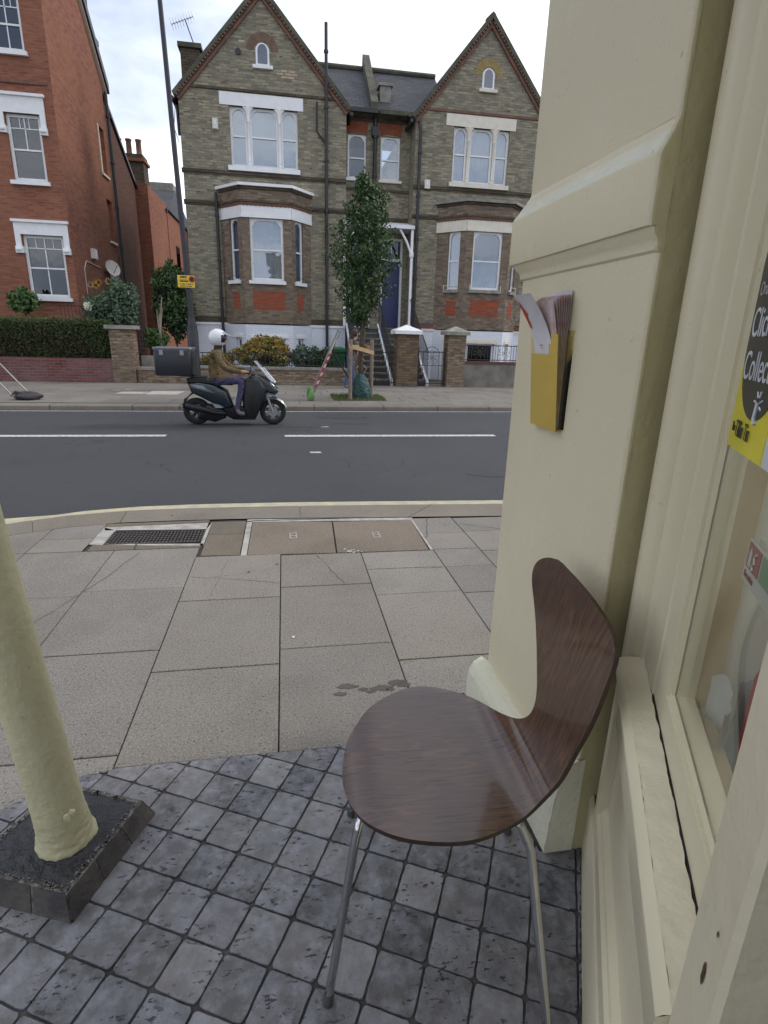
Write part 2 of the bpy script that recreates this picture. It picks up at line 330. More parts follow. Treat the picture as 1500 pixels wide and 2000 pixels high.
# slabs towards the kerb on the left, cut along its curve
for a,b in ((-1.74,-1.385),(-2.30,-1.74),(-2.86,-2.30)):
    for y0,y1 in ((3.2 if a<-2 else 3.86,3.86 if a<-2 else 4.12),(3.86 if a<-2 else 4.12,4.6)):
        P=[(a,y0),(b,y0),(b,y1),(a,y1)]
        for p,q in zip(KB[1:],KB[2:9]): P=clip(P,q,p) if len(P)>2 else P
        if len(P)>2: slab3(sb,P,0)
slab3(pt,[(-1.74,3.86),(-1.385,3.86),(-1.385,4.10),(-1.74,4.02)],-.001)
slab3(pt,[(-1.385,4.375),(-.62,4.425),(-.62,4.485),(-1.385,4.455)],-.001); slab3(pt,[(-.595,3.70),(-.33,3.69),(-.33,4.12),(-.595,4.13)],-.001)
slab3(pt,[(-.595,4.13),(-.33,4.12),(-.33,4.43),(-.60,4.43)],-.001); slab3(pt,[(-1.36,3.87),(-.62,3.87),(-.60,3.9),(-1.36,4.0)],-.003)
# mortar strips
mo.cur=0
for P in ([(-1.385,3.995),(-.60,3.90),(-.60,3.945),(-1.30,4.0)],[(-1.385,4.0),(-1.28,4.0),(-1.28,4.29),(-1.385,4.37)],[(-1.36,4.30),(-.62,4.26),(-.60,4.42),(-1.385,4.375)],[(-.622,3.90),(-.597,3.90),(-.597,4.42),(-.622,4.42)],
          [(-.325,3.67),(-.285,3.67),(-.285,4.43),(-.325,4.43)],[(-.325,4.41),(1.03,4.34),(1.03,4.41),(-.325,4.48)],[(1.0,3.66),(1.022,3.66),(1.03,4.34),(1.005,4.34)]):
    mo.poly([(x,y,-.0035) for x,y in P]); 
slab3(cv,[(-.283,3.685),(.325,3.665),(.35,4.355),(-.283,4.41)],-.001,.002,.003); slab3(cv,[(.332,3.665),(.99,3.655),(1.005,4.335),(.357,4.355)],-.001,.002,.003)
tag(sb.build('pavement',SLAB),kind='structure'); struct(pt.build('pavement_patch',PATCH)); struct(mo.build('pavement_mortar',MORT))
cvt=thing('inspection_cover','pair of square concrete-filled inspection covers let into the paving near the kerb','manhole cover',(.35,4.0,0))
cv.build('cover_plate',COVER,cvt)
for cx,cy in ((.035,4.04),(.66,4.0)):
    k=MB()
    for a,b,c,d in ((-.028,.028,.05,.062),(-.028,.028,-.062,-.05),(-.028,-.018,-.05,.05),(.018,.028,-.05,.05),(-.018,.018,-.006,.006)): k.box(cx+a,cx+b,cy+c,cy+d,-.003,.002)
    k.build('lifting_socket',MORT,cvt)
for a,b,c,d in ((-.286,.998,3.648,3.657),(-.286,1.01,4.43,4.437)): k=MB(); k.box(a,b,c,d,-.02,-.0005); k.build('cover_frame',IRON,cvt)
# drain grate with wavy pattern
GR=M('cast_iron_grate',(.05,.047,.047),.65,(.085,.07,.06),scale=20,bs=60,bstr=.4)
dg=thing('drain_grate','dark cast iron drain cover in a pale mortar surround near the kerb','drain',(-.95,4.12,0))
k=MB(); k.box(-1.275,-.63,3.995,4.25,-.03,-.012); k.build('grate_base',GR,dg)
k=MB(); n=26
for i in range(n):
    x=-1.272+i*(.64/n)
    for j in range(6):
        y=4.0+j*.0415+(.006 if i%2 else 0); k.box(x+.003,x+.019,y,y+.026,-.012,-.003)
k.build('grate_pattern',GR,dg)
k=MB(); k.box(-1.28,-.625,3.985,3.995,-.03,-.001);k.box(-1.28,-.625,4.25,4.26,-.03,-.001);k.box(-1.285,-1.275,3.985,4.26,-.03,-.001);k.box(-.63,-.62,3.985,4.26,-.03,-.001); k.build('grate_frame',GR,dg)
# hairline cracks and bits on the slabs: thin mortar-filled cracks
CRK=M('crack_dirt',(.06,.055,.048),1,bstr=0)
k=MB()
def crack(pts,w=.003,z=.0013):
    q=[]
    for a,b in zip(pts,pts[1:]):
        for i in range(6): q.append(Vector(lerp(a,b,i/6))+Vector((random.uniform(-.006,.006),random.uniform(-.006,.006))))
    q.append(Vector(pts[-1]))
    for a,b in zip(q,q[1:]):
        d=(b-a).normalized(); nn=Vector((-d.y,d.x))*w*random.uniform(.4,1)
        k.quad((a.x-nn.x,a.y-nn.y,z),(b.x-nn.x,b.y-nn.y,z),(b.x+nn.x,b.y+nn.y,z),(a.x+nn.x,a.y+nn.y,z))
crack([(-.6,3.35),(-.2,3.24),(-.06,3.19)]); crack([(.19,3.63),(.28,3.3),(.33,3.15)]); crack([(-1.35,2.7),(-1.2,3.1),(-1.1,3.4),(-1.0,3.8)],.002)
crack([(-.52,3.3),(-.1,3.42)],.0015); crack([(-.45,3.05),(-.40,3.6)],.001); crack([(1.03,3.9),(1.15,4.36)]); crack([(1.38,4.2),(1.75,4.0)])
crack([(-.98,1.9),(-.92,1.79)],.004); crack([(-1.05,3.87),(-1.06,3.98)],.005); crack([(.57,3.35),(1.0,3.33)],.002)
struct(k.build('pavement_cracks',CRK))
# splash marks on the slab by the porch
STAIN=M('splash_stain',(.10,.088,.075),.85,bstr=0); k=MB(); cx,cy=.33,2.06
for (dx,dy,a,b) in ((-.10,.03,.05,.02),(-.03,.0,.022,.013),(-.13,-.02,.03,.016),(.05,.0,.045,.022),(.12,.035,.045,.02),(.15,.01,.03,.018),(.0,-.02,.02,.01),(.085,-.015,.022,.01)):
    k.poly([(cx+dx+a*math.cos(t)*random.uniform(.6,1.25),cy+dy+b*math.sin(t)*random.uniform(.6,1.25),.0016) for t in [i*PI/9 for i in range(18)]])
struct(k.build('pavement_stain',STAIN))
LIT=M('litter_paper',(.6,.6,.58),.8,bstr=0); k=MB()
for i in range(26):
    x,y=.43+random.gauss(0,.03),3.67+random.gauss(0,.02); s=random.uniform(.004,.012); t=random.uniform(0,3)
    k.poly([(x+s*math.cos(t+q),y+s*.7*math.sin(t+q),.003+random.uniform(0,.003)) for q in (0,1.5,3,4.6)])
tag(k.build('litter','x' and LIT),'crumbled white litter on the paving at the corner of the inspection covers','litter')
k=MB(); k.poly([(.012+.009*math.cos(q),2.535+.012*math.sin(q),.004) for q in (0,1,2,3,4,5)]); tag(k.build('litter',LIT),'single small white scrap on a paving slab in front of the porch','litter')
# --- road markings
def dash(x0,x1,y,w=.078):
    k.quad((x0,y-w,-.096),(x1,y-w,-.096),(x1,y+w,-.096),(x0,y+w,-.096))
k=MB(); dash(-5.9,-1.81,9.03); dash(-.02,3.46,8.98); dash(5.3,9,8.96); dash(-12,-7.7,9.03)
struct(k.build('lane_marking',ROADW))
k=MB(); k.quad((.33,7.62,-.096),(.48,7.6,-.096),(.46,7.7,-.096),(.31,7.7,-.096)); k.quad((.6,9.85,-.0955),(.75,9.87,-.0955),(.74,9.93,-.0955),(.62,9.9,-.0955)); struct(k.build('road_marking',ROADW))
fy=lambda x:12.05+.022*x
k=MB(); k.quad((-40,fy(-40)-.15,-.096),(40,fy(40)-.15,-.096),(40,fy(40)-.09,-.096),(-40,fy(-40)-.09,-.096)); struct(k.build('gutter_line',ROADW))
RP=M('tar_patch',(.040,.040,.043),.8,(.032,.033,.036),bs=150); k=MB()
for (cx,cy,a,b) in ((1.05,11.1,.55,.25),(.1,9.9,.5,.09),(2.6,6.3,.45,.2),(1.2,10.3,.35,.1)): k.poly([(cx+a*math.cos(t)*random.uniform(.7,1.15),cy+b*math.sin(t)*random.uniform(.7,1.15),-.097) for t in [i*PI/10 for i in range(20)]])
struct(k.build('road_patch',RP))
# --- far kerb + pavement
k=MB(); x=-30
while x<30:
    w=random.choice((.9,1.2,1.5)); a,b=x+.006,x+w-.006
    y0=lambda q:fy(q); k.add([(a,y0(a),-.13),(b,y0(b),-.13),(b,y0(b)+.01,-.02),(a,y0(a)+.01,-.02),(a,y0(a)+.035,0),(b,y0(b)+.035,0),(b,y0(b)+.34,0),(a,y0(a)+.34,0)],[(0,1,2,3),(3,2,5,4),(4,5,6,7)]); x+=w
struct(k.build('far_kerb',KERB))
k=MB(); k.poly([(-30,fy(-30)+.3,-.012),(30,fy(30)+.3,-.012),(30,17.35,-.012),(-30,17.35,-.012)]); k.build('far_pavement_bedding',JOINT)['kind']='structure'
k=MB(); y=12.42; row=0
while y<17.3:
    h=.62 if row%3 else .75; x=-16-random.random()
    while x<12:
        w=random.choice((.6,.9,.9,.75)); q=[(x,max(y,fy(x)+.345)),(x+w,max(y,fy(x+w)+.345)),(x+w,min(17.34,y+h)),(x,min(17.34,y+h))]
        if not (1.12<x+w/2<2.35 and 13.1<y+h/2<14.4): slab3(k,q,random.uniform(-.001,.002),.005,.004)
        x+=w
    y+=h; row+=1
struct(k.build('far_pavement',SLABF))
LT=M('pale_new_slab',(.45,.42,.38),.85,(.36,.34,.31)); k=MB()
for a,b,c,d in ((-3.9,-3.3,14.2,14.65),(-3.25,-2.5,14.1,14.9),(-4.2,-4.0,14.95,15.05),(-5.35,-5.15,14.0,14.06),(-3.95,-3.8,15.1,15.2)): k.quad((a,c,.004),(b,c,.004),(b+.05,d,.004),(a+.05,d,.004))
struct(k.build('far_pavement_patch',LT))
k=MB(); k.quad((-30,17.3,-.02),(30,17.3,-.02),(30,60,-.02),(-30,60,-.02)); struct(k.build('garden_ground',EARTH))
# --- tiled porch floor
def tilemat():
    m,t,b=base('porch_tile'); v=coords(t); r=island(t)
    wn=t.nodes.new('ShaderNodeTexWhiteNoise'); wn.noise_dimensions='1D'; t.links.new(r,wn.inputs['W'])
    c=mixcol(t,wn.outputs[0],(.085,.086,.096),(.185,.179,.176)); c=mixcol(t,r,c,mixcol(t,.6,c,(.155,.14,.128)))
    wn2=t.nodes.new('ShaderNodeTexWhiteNoise'); wn2.noise_dimensions='1D'; mm=t.nodes.new('ShaderNodeMath'); mm.operation='ADD'; mm.inputs[1].default_value=3.7; t.links.new(r,mm.inputs[0]); t.links.new(mm.outputs[0],wn2.inputs['W'])
    mr=t.nodes.new('ShaderNodeMapRange'); mr.inputs[3].default_value=.62; mr.inputs[4].default_value=1.38; t.links.new(wn2.outputs[0],mr.inputs[0])
    cc=t.nodes.new('ShaderNodeCombineColor'); [t.links.new(mr.outputs[0],cc.inputs[i]) for i in range(3)]
    c=mixcol(t,1,c,cc.outputs[0],'MULTIPLY')
    # stone clouding: 4d noise offset per tile
    n4=t.nodes.new('ShaderNodeTexNoise'); n4.noise_dimensions='4D'; n4.inputs['Scale'].default_value=22; n4.inputs['Detail'].default_value=9; n4.inputs['Roughness'].default_value=.68; t.links.new(v,n4.inputs[0])
    m4=t.nodes.new('ShaderNodeMath'); m4.operation='MULTIPLY'; m4.inputs[1].default_value=40; t.links.new(r,m4.inputs[0]); t.links.new(m4.outputs[0],n4.inputs['W'])
    r4=t.nodes.new('ShaderNodeMapRange'); r4.inputs[1].default_value=.42; r4.inputs[2].default_value=.68; t.links.new(n4.outputs[0],r4.inputs[0])
    c=mixcol(t,r4.outputs[0],c,mixcol(t,.6,c,(.34,.35,.39)))
    c=mixcol(t,noise(t,v,7,6,.6,.45,.75),c,mixcol(t,1,c,(.7,.7,.72),'MULTIPLY'))
    # travertine pits
    mp=t.nodes.new('ShaderNodeMapping'); mp.inputs['Scale'].default_value=(1,2.2,1); mp.inputs['Rotation'].default_value=(0,0,.5); t.links.new(v,mp.inputs[0])
    pit=noise(t,mp.outputs[0],42,4,.65,.60,.63); where=noise(t,v,8,2,.5,.44,.56)
    ml=t.nodes.new('ShaderNodeMath'); ml.operation='MULTIPLY'; t.links.new(pit,ml.inputs[0]); t.links.new(where,ml.inputs[1])
    c=mixcol(t,ml.outputs[0],c,(.03,.03,.034)); t.links.new(c,b.inputs['Base Color']); b.inputs['Roughness'].default_value=.55
    inv=t.nodes.new('ShaderNodeMath'); inv.operation='SUBTRACT'; inv.inputs[0].default_value=1; t.links.new(ml.outputs[0],inv.inputs[1])
    p=bump(t,b,inv.outputs[0],.7,.004); bump(t,b,noise(t,v,26,6),.35,.006,p); return m
TILE=tilemat(); GROUT=M('grout',(.085,.08,.078),.9,(.035,.034,.036),scale=14,bs=90,bstr=.4)
REG=[(-1.5,.2),(-1.35,1.0),(-1.15,1.37),(-1.0,1.5),(-.86,1.62),(-.74,1.69),(-.6,1.715),(.9,1.722),(1.6,1.722),(1.6,-1.6),(-1.5,-1.6)]
REG=REG[::-1]
k=MB(); k.poly([(x,y,.001) for x,y in REG]); struct(k.build('porch_floor_grout',GROUT))
au=R(26.8); tu=Vector((math.sin(au),math.cos(au))); tv=Vector((-math.cos(au),math.sin(au))); O=Vector((-.175,1.0375)); PU,PV=.1254,.1175
k=MB()
for i in range(-22,9):
    for j in range(-22,14):
        c=O+tu*PU*i+tv*PV*j; pts=[]
        corners=[(0,0),(1,0),(1,1),(0,1)]
        for q in range(4):
            a=Vector(corners[q]); b=Vector(corners[(q+1)%4]); 
            for s in (.05,.09,.2,.35,.5,.65,.8,.91,.95):
                p=a.lerp(b,s); e=.0
                w=Vector((-(b-a).y,(b-a).x))
                endr=max(0,.10-min(s,1-s)); p+=w*(.017+endr*.42+random.uniform(-.006,.013))
                pts.append(p)
        pl=[tuple(c+tu*PU*p.x+tv*PV*p.y) for p in pts]
        n=len(pl); ar=sum(pl[z][0]*pl[(z+1)%n][1]-pl[(z+1)%n][0]*pl[z][1] for z in range(n))
        if ar<0: pl=pl[::-1]
        if all(abs(x)>2.2 or abs(y)>2.4 for x,y in pl): continue
        for a,b in zip(REG,REG[1:]+REG[:1]):
            if len(pl)>2: pl=clip(pl,a,b)
        if len(pl)<5: continue
        cx=sum(p[0] for p in pl)/len(pl); cy=sum(p[1] for p in pl)/len(pl); n=len(pl); z=.006+random.uniform(-.0006,.0008); tx,ty=random.uniform(-.006,.006),random.uniform(-.006,.006)
        zz=lambda x,y:z+(x-cx)*tx+(y-cy)*ty
        s1,s2=.975,.94
        rings=[(1,-.004),(.990,-.0008),(.972,0)]
        vs=[]
        for s,dz in rings: vs+=[(cx+(x-cx)*s,cy+(y-cy)*s,zz(x,y)+dz) for x,y in pl]
        k.add(vs,[(w*n+q,w*n+(q+1)%n,(w+1)*n+(q+1)%n,(w+1)*n+q) for w in range(2) for q in range(n)]+[tuple(range(2*n,3*n))])
struct(k.build('porch_floor',TILE,recalc=False))
# ================================================================ NEAR BUILDING (cream painted shop corner)
def paint(name,c1,c2,bs=70,bstr=.25,drip=True,rough=.5,chips=0):
    m,t,b=base(name); v=coords(t)
    c=mixcol(t,noise(t,v,1.6,4,.5,.3,.7),c1,c2); c=mixcol(t,noise(t,v,30,5,.7,.66,.74),c,tuple(x*.6 for x in c2))
    if chips: c=mixcol(t,noise(t,v,22,4,.6,.735,.745),c,(.12,.08,.05))
    t.links.new(c,b.inputs['Base Color']); b.inputs['Roughness'].default_value=rough; b.inputs['Specular IOR Level'].default_value=.35
    p=bump(t,b,noise(t,v,bs,4),bstr,.004)
    if drip:
        mp=t.nodes.new('ShaderNodeMapping'); mp.inputs['Scale'].default_value=(1,1,.35); t.links.new(v,mp.inputs[0]); bump(t,b,noise(t,mp.outputs[0],12,4,.55,.2,.8),.3,.008,p)
    return m
CREAM=paint('cream_masonry_paint',(.68,.61,.43),(.62,.55,.375),bs=110,bstr=.2,rough=.55)
CREAMG=paint('cream_gloss_paint',(.66,.60,.42),(.60,.54,.375),bs=25,bstr=.1,drip=False,rough=.3)
CREAMS=paint('cream_sill_paint',(.68,.62,.45),(.60,.54,.39),bs=16,bstr=.55,drip=True,rough=.35)
CREAMSHADE=paint('shaded_cream_paint',(.50,.445,.27),(.42,.37,.20),bs=35,bstr=.3,rough=.45)  # darker cream: painted shade for the reveal and the pillar's near end faces
PALE=paint('fresh_plinth_and_ledge_highlight',(.68,.66,.52),(.58,.56,.42),bs=26,bstr=.5,rough=.45,chips=0)
GAP=M('dark_gap',(.02,.016,.012),1,bstr=0)  # near-black strips set into the joinery gaps
sh=thing('shop_building','cream painted shop corner building with moulded pillar, panelled stall riser and window beside the chair','shop',(1.0,1.3,0))
PX,PY0,PY1=.786,1.188,1.95
def rough_grid(mb,P,nu,nv,amp):     # P(s,t)->point, irregular plaster surface
    o=len(mb.v)
    for j in range(nv+1):
        for i in range(nu+1):
            p=Vector(P(i/nu,j/nv)); mb.v.append(tuple(p+Vector([random.uniform(-amp,amp) for _ in range(3)])))
    for j in range(nv):
        for i in range(nu):
            a=o+j*(nu+1)+i; mb.f.append([a,a+1,a+nu+2,a+nu+1]); mb.m.append(mb.cur)
# pillar section rounded at the arris; outline runs far-road-side -> face -> near reveal
def pil_outline(off,rc=.014):
    x=PX-off*.55; y1=PY1+off*1.1; y0=PY0
    pts=[(3.2,y1)]
    pts+=[(x+.05,y1),(x+.018,y1-.012),(x,y1-.05)]
    pts+=[(x,y1-.3),(x,(y0+y1)/2),(x,y0+.2),(x,y0+rc)]
    pts+=[(x+rc*(1-math.sin(a)),y0+rc*(1-math.cos(a))) for a in (PI/2.6,PI/5,.15)]
    return pts
def ring_wall(mb,levels,close_x):
    o=len(mb.v); n=None
    for z,off in levels:
        pts=pil_outline(off)+[(close_x,PY0)]; n=len(pts)
        mb.v+=[(x+random.uniform(-.0007,.0007),y,z+random.uniform(-.0004,.0004)) for x,y in pts]
    for j in range(len(levels)-1):
        for i in range(n-1):
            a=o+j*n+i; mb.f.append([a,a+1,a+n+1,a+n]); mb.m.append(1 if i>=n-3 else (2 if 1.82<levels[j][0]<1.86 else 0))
k=MB(); ring_wall(k,[(z,0) for z in (0,.3,.6,.9,1.2,1.45,1.635)],.97); k.build('pillar',[CREAM,CREAMSHADE],sh,smooth=40)
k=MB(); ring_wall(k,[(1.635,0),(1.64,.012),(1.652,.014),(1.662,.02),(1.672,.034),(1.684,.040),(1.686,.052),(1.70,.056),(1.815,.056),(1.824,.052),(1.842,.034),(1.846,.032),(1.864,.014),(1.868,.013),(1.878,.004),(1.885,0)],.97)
bd=k.build('moulded_band',[CREAM,CREAMSHADE,MATS['fresh_plinth_and_ledge_highlight']],sh,smooth=35)  # sloped ledge gets the paler plinth paint as a painted highlight strip
k=MB(); ring_wall(k,[(z,0) for z in (1.885,2.1,2.4,2.7,3.0,3.7)],.97); k.build('upper_pillar',[CREAM,CREAMSHADE],sh,smooth=40)
# reveal between pillar and window frame, its shade put into the paint colour
k=MB(); rough_grid(k,lambda s,t:(PX+.012+s*.20,PY0-.002,3.0*t),8,60,.0016); k.build('reveal',CREAMSHADE,sh,smooth=60)
# flared plinth with thick paint
prof=[(.070,0),(.072,.06),(.066,.11),(.058,.15),(.045,.20),(.020,.245),(.0,.27)]
PF=[(1,0),(1.02,.3),(1.0,.55),(.93,.76),(.70,.90),(.30,.97),(0,1.0)]
def plinth(s,t):
    q=t*(len(prof)-1); i=min(int(q),len(prof)-2); f=q-i
    off,z=lerp(prof[i],prof[i+1],f); y=PY0-.004+s*(PY1+.03-PY0)
    a_,b_=PF[i],PF[i+1]; e=a_[0]+(b_[0]-a_[0])*f; h=a_[1]+(b_[1]-a_[1])*f
    zt=.33-.14*min(1,s/.30)+.02*max(0,s-.3); off=e*(.068+.014*max(0,(s-.6)/.4))
    if s>.88: off*=math.sqrt(max(0,1-((s-.88)/.12)**2*.75)); zt*=1-.12*((s-.88)/.12)**2
    if s<.3: zt+=0; off=off*(1-.25*(1-s/.3)*h)
    return (PX-off+.004*math.sin(s*23+t*5)*t*(1-t),y,zt*h+.003*math.sin(s*31)*h)
k=MB(); rough_grid(k,plinth,70,30,.0006)
def pend(s,t):
    q=t*(len(prof)-1); i=min(int(q),len(prof)-2); f=q-i; off,z=lerp(prof[i],prof[i+1],f); q_=plinth(0,t); return (PX+.02-(PX+.02-q_[0])*s,PY0-.005,q_[2])
rough_grid(k,pend,4,18,.0006)
rough_grid(k,lambda s,t:(PX-plinth(1,t)[0]*0-(PX-plinth(1,t)[0])*s+ .0*t,PY1+.03,plinth(1,t)[2]),4,18,.001)
k.build('plinth',PALE,sh,smooth=80)
# road-side wall and storeys above, porch ceiling
k=MB(); k.box(1.25,5,1.30,1.93,0,3.0); k.build('front_wall',CREAM,sh)
k=MB(); plan=[(.98,1.93),(-.52,1.93),(-.95,1.45),(-1.0,-2.2),(.3,-2.2)]; k.zprism(plan,3.7,3.9); k.build('porch_ceiling',CREAM,sh)  # unseen ceiling and storey, kept narrow so daylight reaches the shop interior
k=MB(); k.zprism([(.95,1.9),(-.5,1.9),(-.9,1.42),(-.95,-2.2),(.28,-2.2)],3.9,6.0); k.build('upper_storey',CREAM,sh)
k=MB(); k.box(-.6,1.0,-1.9,-1.8,0,3.7); k.build('back_wall',CREAM,sh)
# shopfront frame: u runs from the pillar towards the camera, n into the shop
SA=R(28.1); SO=(.842,1.181); SU=(-math.sin(SA),-math.cos(SA)); SN=(math.cos(SA),-math.sin(SA))
F=lambda u,z,n=0:(SO[0]+SU[0]*u+SN[0]*n, SO[1]+SU[1]*u+SN[1]*n, z)
def extr(prof,u0,u1,name,mat,sm=30,nseg=1,amp=0,closed=False):
    mb=MB(); n=len(prof)
    for i in range(nseg+1):
        u=u0+(u1-u0)*i/nseg
        for j,(a,z) in enumerate(prof): mb.v.append(F(u,z+(random.uniform(-amp,amp)),a+random.uniform(-amp,amp)))
    for i in range(nseg):
        for j in range(n-1 if not closed else n):
            a=i*n+j; b=i*n+(j+1)%n; mb.f.append([a,b,b+n,a+n]); mb.m.append(0)
    return mb.build(name,mat,sh,smooth=sm)
U1=.912
extr([(.0,0),(-.004,.004),(-.004,.185),(.0,.196),(.008,.199)],-.09,U1,'skirting_board',CREAMG,25,30,.0005)
extr([(.012,.193),(.012,.203)],-.09,U1,'skirting_gap',GAP)
extr([(.004,.200),(.002,.204),(.002,.262),(.006,.266),(.010,.270),(.012,.280),(.020,.290),(.026,.296)],.106,U1,'riser_moulding',CREAMG,25,1)
k=MB(); k.fbox(lambda u,z,w:F(u,z,w),.13,.842,.29,.60,.026,.04); k.build('riser_panel',CREAMG,sh)
k=MB(); 
for a,b in ((.098,.13),(.842,U1)): k=MB(); k.fbox(lambda u,z,w:F(u,z,w),a,b,.262,.60,.0025,.04); k.build('riser_stile',CREAMG,sh)
extr([(.026,.573),(.018,.576),(.014,.583),(.006,.588),(.001,.592),(-.001,.596),(-.001,.684),(-.004,.688),(-.010,.692),(-.013,.700),(-.012,.710),(-.005,.718),(.004,.722)],.108,U1-.002,'apron_board',CREAMG,30,24,.0004)
extr([(.004,.722),(.018,.724),(.034,.728),(.0485,.731)],.106,U1,'window_sill',CREAMS,40,60,.0013)
extr([(.0496,.7309),(.0518,.7332)],.106,U1,'sill_gap',GAP)
k=MB(); k.poly([F(U1-.002,z,a) for a,z in [(.05,.573),(.001,.592),(-.001,.596),(-.001,.684),(-.010,.692),(-.013,.700),(-.012,.710),(.004,.722),(.05,.73)]]); k.build('apron_end',CREAMG,sh)
k=MB(); k.poly([F(.1085,z,a) for a,z in [(.05,.573),(.001,.592),(-.001,.596),(-.001,.684),(-.010,.692),(-.013,.700),(-.012,.710),(.004,.722),(.05,.73)]]); k.build('apron_end',CREAMG,sh)
# jamb: rounded bead, flat board, gap, sash
k=MB(); 
pj=[(-.02,.040),(.0,.034),(.012,.020),(.030,.010),(.052,.006),(.074,.010),(.092,.020),(.100,.030),(.104,.040),(.112,.042),(.118,.047),(.124,.049),(.262,.049),(.266,.053)]
n=len(pj)
for i in range(31):
    z=.728+(2.95-.728)*i/30
    for (u,a) in pj: k.v.append(F(u+random.uniform(-.0004,.0004),z,a))
for i in range(30):
    for j in range(n-1): a=i*n+j; k.f.append([a,a+1,a+n+1,a+n]); k.m.append(0)
k.build('window_jamb',CREAMG,sh,smooth=28)
k=MB(); pl=[(-.06,.040)]+pj[:9]+[(.106,.05)]; n=len(pl)
for i in range(9):
    z=.196+(.728-.196)*i/8
    for (u,a) in pl: k.v.append(F(u+random.uniform(-.0004,.0004),z,a))
for i in range(8):
    for j in range(n-1): a=i*n+j; k.f.append([a,a+1,a+n+1,a+n]); k.m.append(0)
k.build('pilaster_base',CREAMG,sh,smooth=28)
k=MB(); k.fbox(F,.266,.2705,.73,2.95,.056,.07); k.build('jamb_gap',GAP,sh)
sash=MB(); sash.fbox(F,.2705,.372,.7338,2.9,.052,.09); sash.fbox(F,.372,U1,.7338,.802,.052,.09)
sash.fbox(F,.372,.378,.802,2.9,.058,.10); sash.fbox(F,.378,U1,.802,.808,.058,.10)
sf=sash.build('window_sash',CREAMG,sh)
gl=MB(); gl.fbox(F,.378,1.05,.808,2.9,.0655,.0695)
SG=glassy('shop_glass',(.97,.97,.95),.04,mxr=.30); gl.build('shop_window_glass',SG,sh)
k=MB(); 
pp=[(U1,.10),(U1,.004),(U1+.004,0),(U1+.088,0),(U1+.094,.006),(U1+.094,.16)]
for z in (0,.5,1,1.5,2,3.0):
    for u,a in pp: k.v.append(F(u+random.uniform(-.0005,.0005),z,a))
for i in range(5):
    for j in range(len(pp)-1): a=i*6+j; k.f.append([a,a+1,a+7,a+6]); k.m.append(0)
k.build('door_post',paint('worn_post_paint',(.66,.60,.43),(.60,.54,.38),bs=30,bstr=.2,rough=.4,chips=1),sh,smooth=30)
DOORM=M('dark_door_paint',(.035,.032,.04),.35,bstr=.05); 
k=MB(); k.fbox(F,U1+.085,1.9,0,2.9,.17,.21); dr=k.build('shop_door',DOORM,sh)
k=MB(); k.fbox(F,1.05,1.75,.2,1.0,.160,.172); k.build('door_panel',M('door_kick_panel',(.06,.05,.045),.5,bstr=.05),dr)
# grime where the joinery meets the tiles, and chips in the paint
GRM=M('base_grime',(.03,.028,.024),.95,(.05,.045,.038),scale=40,bstr=0)
k=MB()
for i in range(60):
    u0=-.06+i*.0165; w_=random.uniform(.003,.011); k.poly([F(u0,.0075,0.001),F(u0+.0165,.0075,0.001),F(u0+.0165,.0075,-w_),F(u0,.0075,-random.uniform(.003,.010))])
k.build('base_grime',GRM,sh,recalc=False); k=MB()
for i in range(30):
    y_=1.19+i*.026; w_=random.uniform(.003,.012); k.poly([(PX-.066,y_,.0078),(PX-.066,y_+.026,.0078),(PX-.072-w_,y_+.026,.0078),(PX-.072-w_*.7,y_,.0078)])
k.build('base_grime',GRM,sh,recalc=False)
CHIP=M('exposed_wood_chip',(.13,.055,.025),.9,(.05,.025,.015),scale=60,bs=120,bstr=.5)
for (cu,cz,w_,h_) in ((.967,.868,.004,.017),(.975,.93,.002,.004),(.93,.62,.003,.004),(.99,.80,.003,.008)):
    k=MB(); k.poly([F(cu+w_*math.cos(q)*random.uniform(.6,1.3),cz+h_*math.sin(q)*random.uniform(.6,1.2),-.0012) for q in [i*PI/6 for i in range(12)]]); k.build('paint_chip',CHIP,sh,recalc=False)
# interior
LIN=M('brown_lining',(.42,.31,.15),.6,(.36,.26,.12),bstr=.05); INW=M('sage_interior_wall',(.66,.66,.54),.8,(.58,.57,.45),scale=1,bstr=.03); INF=M('brown_shop_floor',(.12,.07,.04),.5,bstr=.05)
k=MB(); k.fbox(F,.362,.3775,.735,2.9,.09,.135); k.build('window_lining',LIN,sh)
k=MB(); k.fbox(F,.20,1.02,.735,.79,.09,.13); k.build('window_board',LIN,sh)
k=MB(); k.fbox(F,-.22,1.9,0,1.45,1.15,1.2); k.fbox(F,.340,.361,0,1.9,.136,1.15); k.fbox(F,-.16,.339,.0,2.95,.136,.15); k.build('interior_wall',INW,sh)  # unseen walls cut low and left roofless to let daylight in
k=MB(); k.fbox(F,-.17,1.9,-.01,.02,.14,1.15); k.build('interior_floor',INF,sh)
# poster, signs and things inside
def ftext(body,size,mat,parent,place,extrude=.0004,sx=1.0,align='LEFT',name='lettering'):
    cu=bpy.data.curves.new(name,'FONT'); cu.body=body; cu.size=size; cu.extrude=extrude; cu.align_x=align
    ob=bpy.data.objects.new(name,cu); COL.objects.link(ob); bpy.context.view_layer.update()
    me=bpy.data.meshes.new_from_object(ob.evaluated_get(bpy.context.evaluated_depsgraph_get())); bpy.data.objects.remove(ob)
    mb=MB(); mb.v=[place(v.co.x*sx,v.co.y,v.co.z) for v in me.vertices]; mb.f=[list(p.vertices) for p in me.polygons]; mb.m=[0]*len(mb.f)
    o=mb.build(name,mat,parent,recalc=False); return o
PB=M('poster_black',(.030,.027,.024),.35,bstr=0); PW=M('poster_white',(.62,.64,.66),.35,bstr=0); PYL=M('poster_yellow',(.72,.62,.03),.35,bstr=0); PG=M('poster_grey_print',(.45,.43,.38),.4,bstr=0); PMG=M('poster_magenta',(.5,.05,.2),.4,bstr=0)
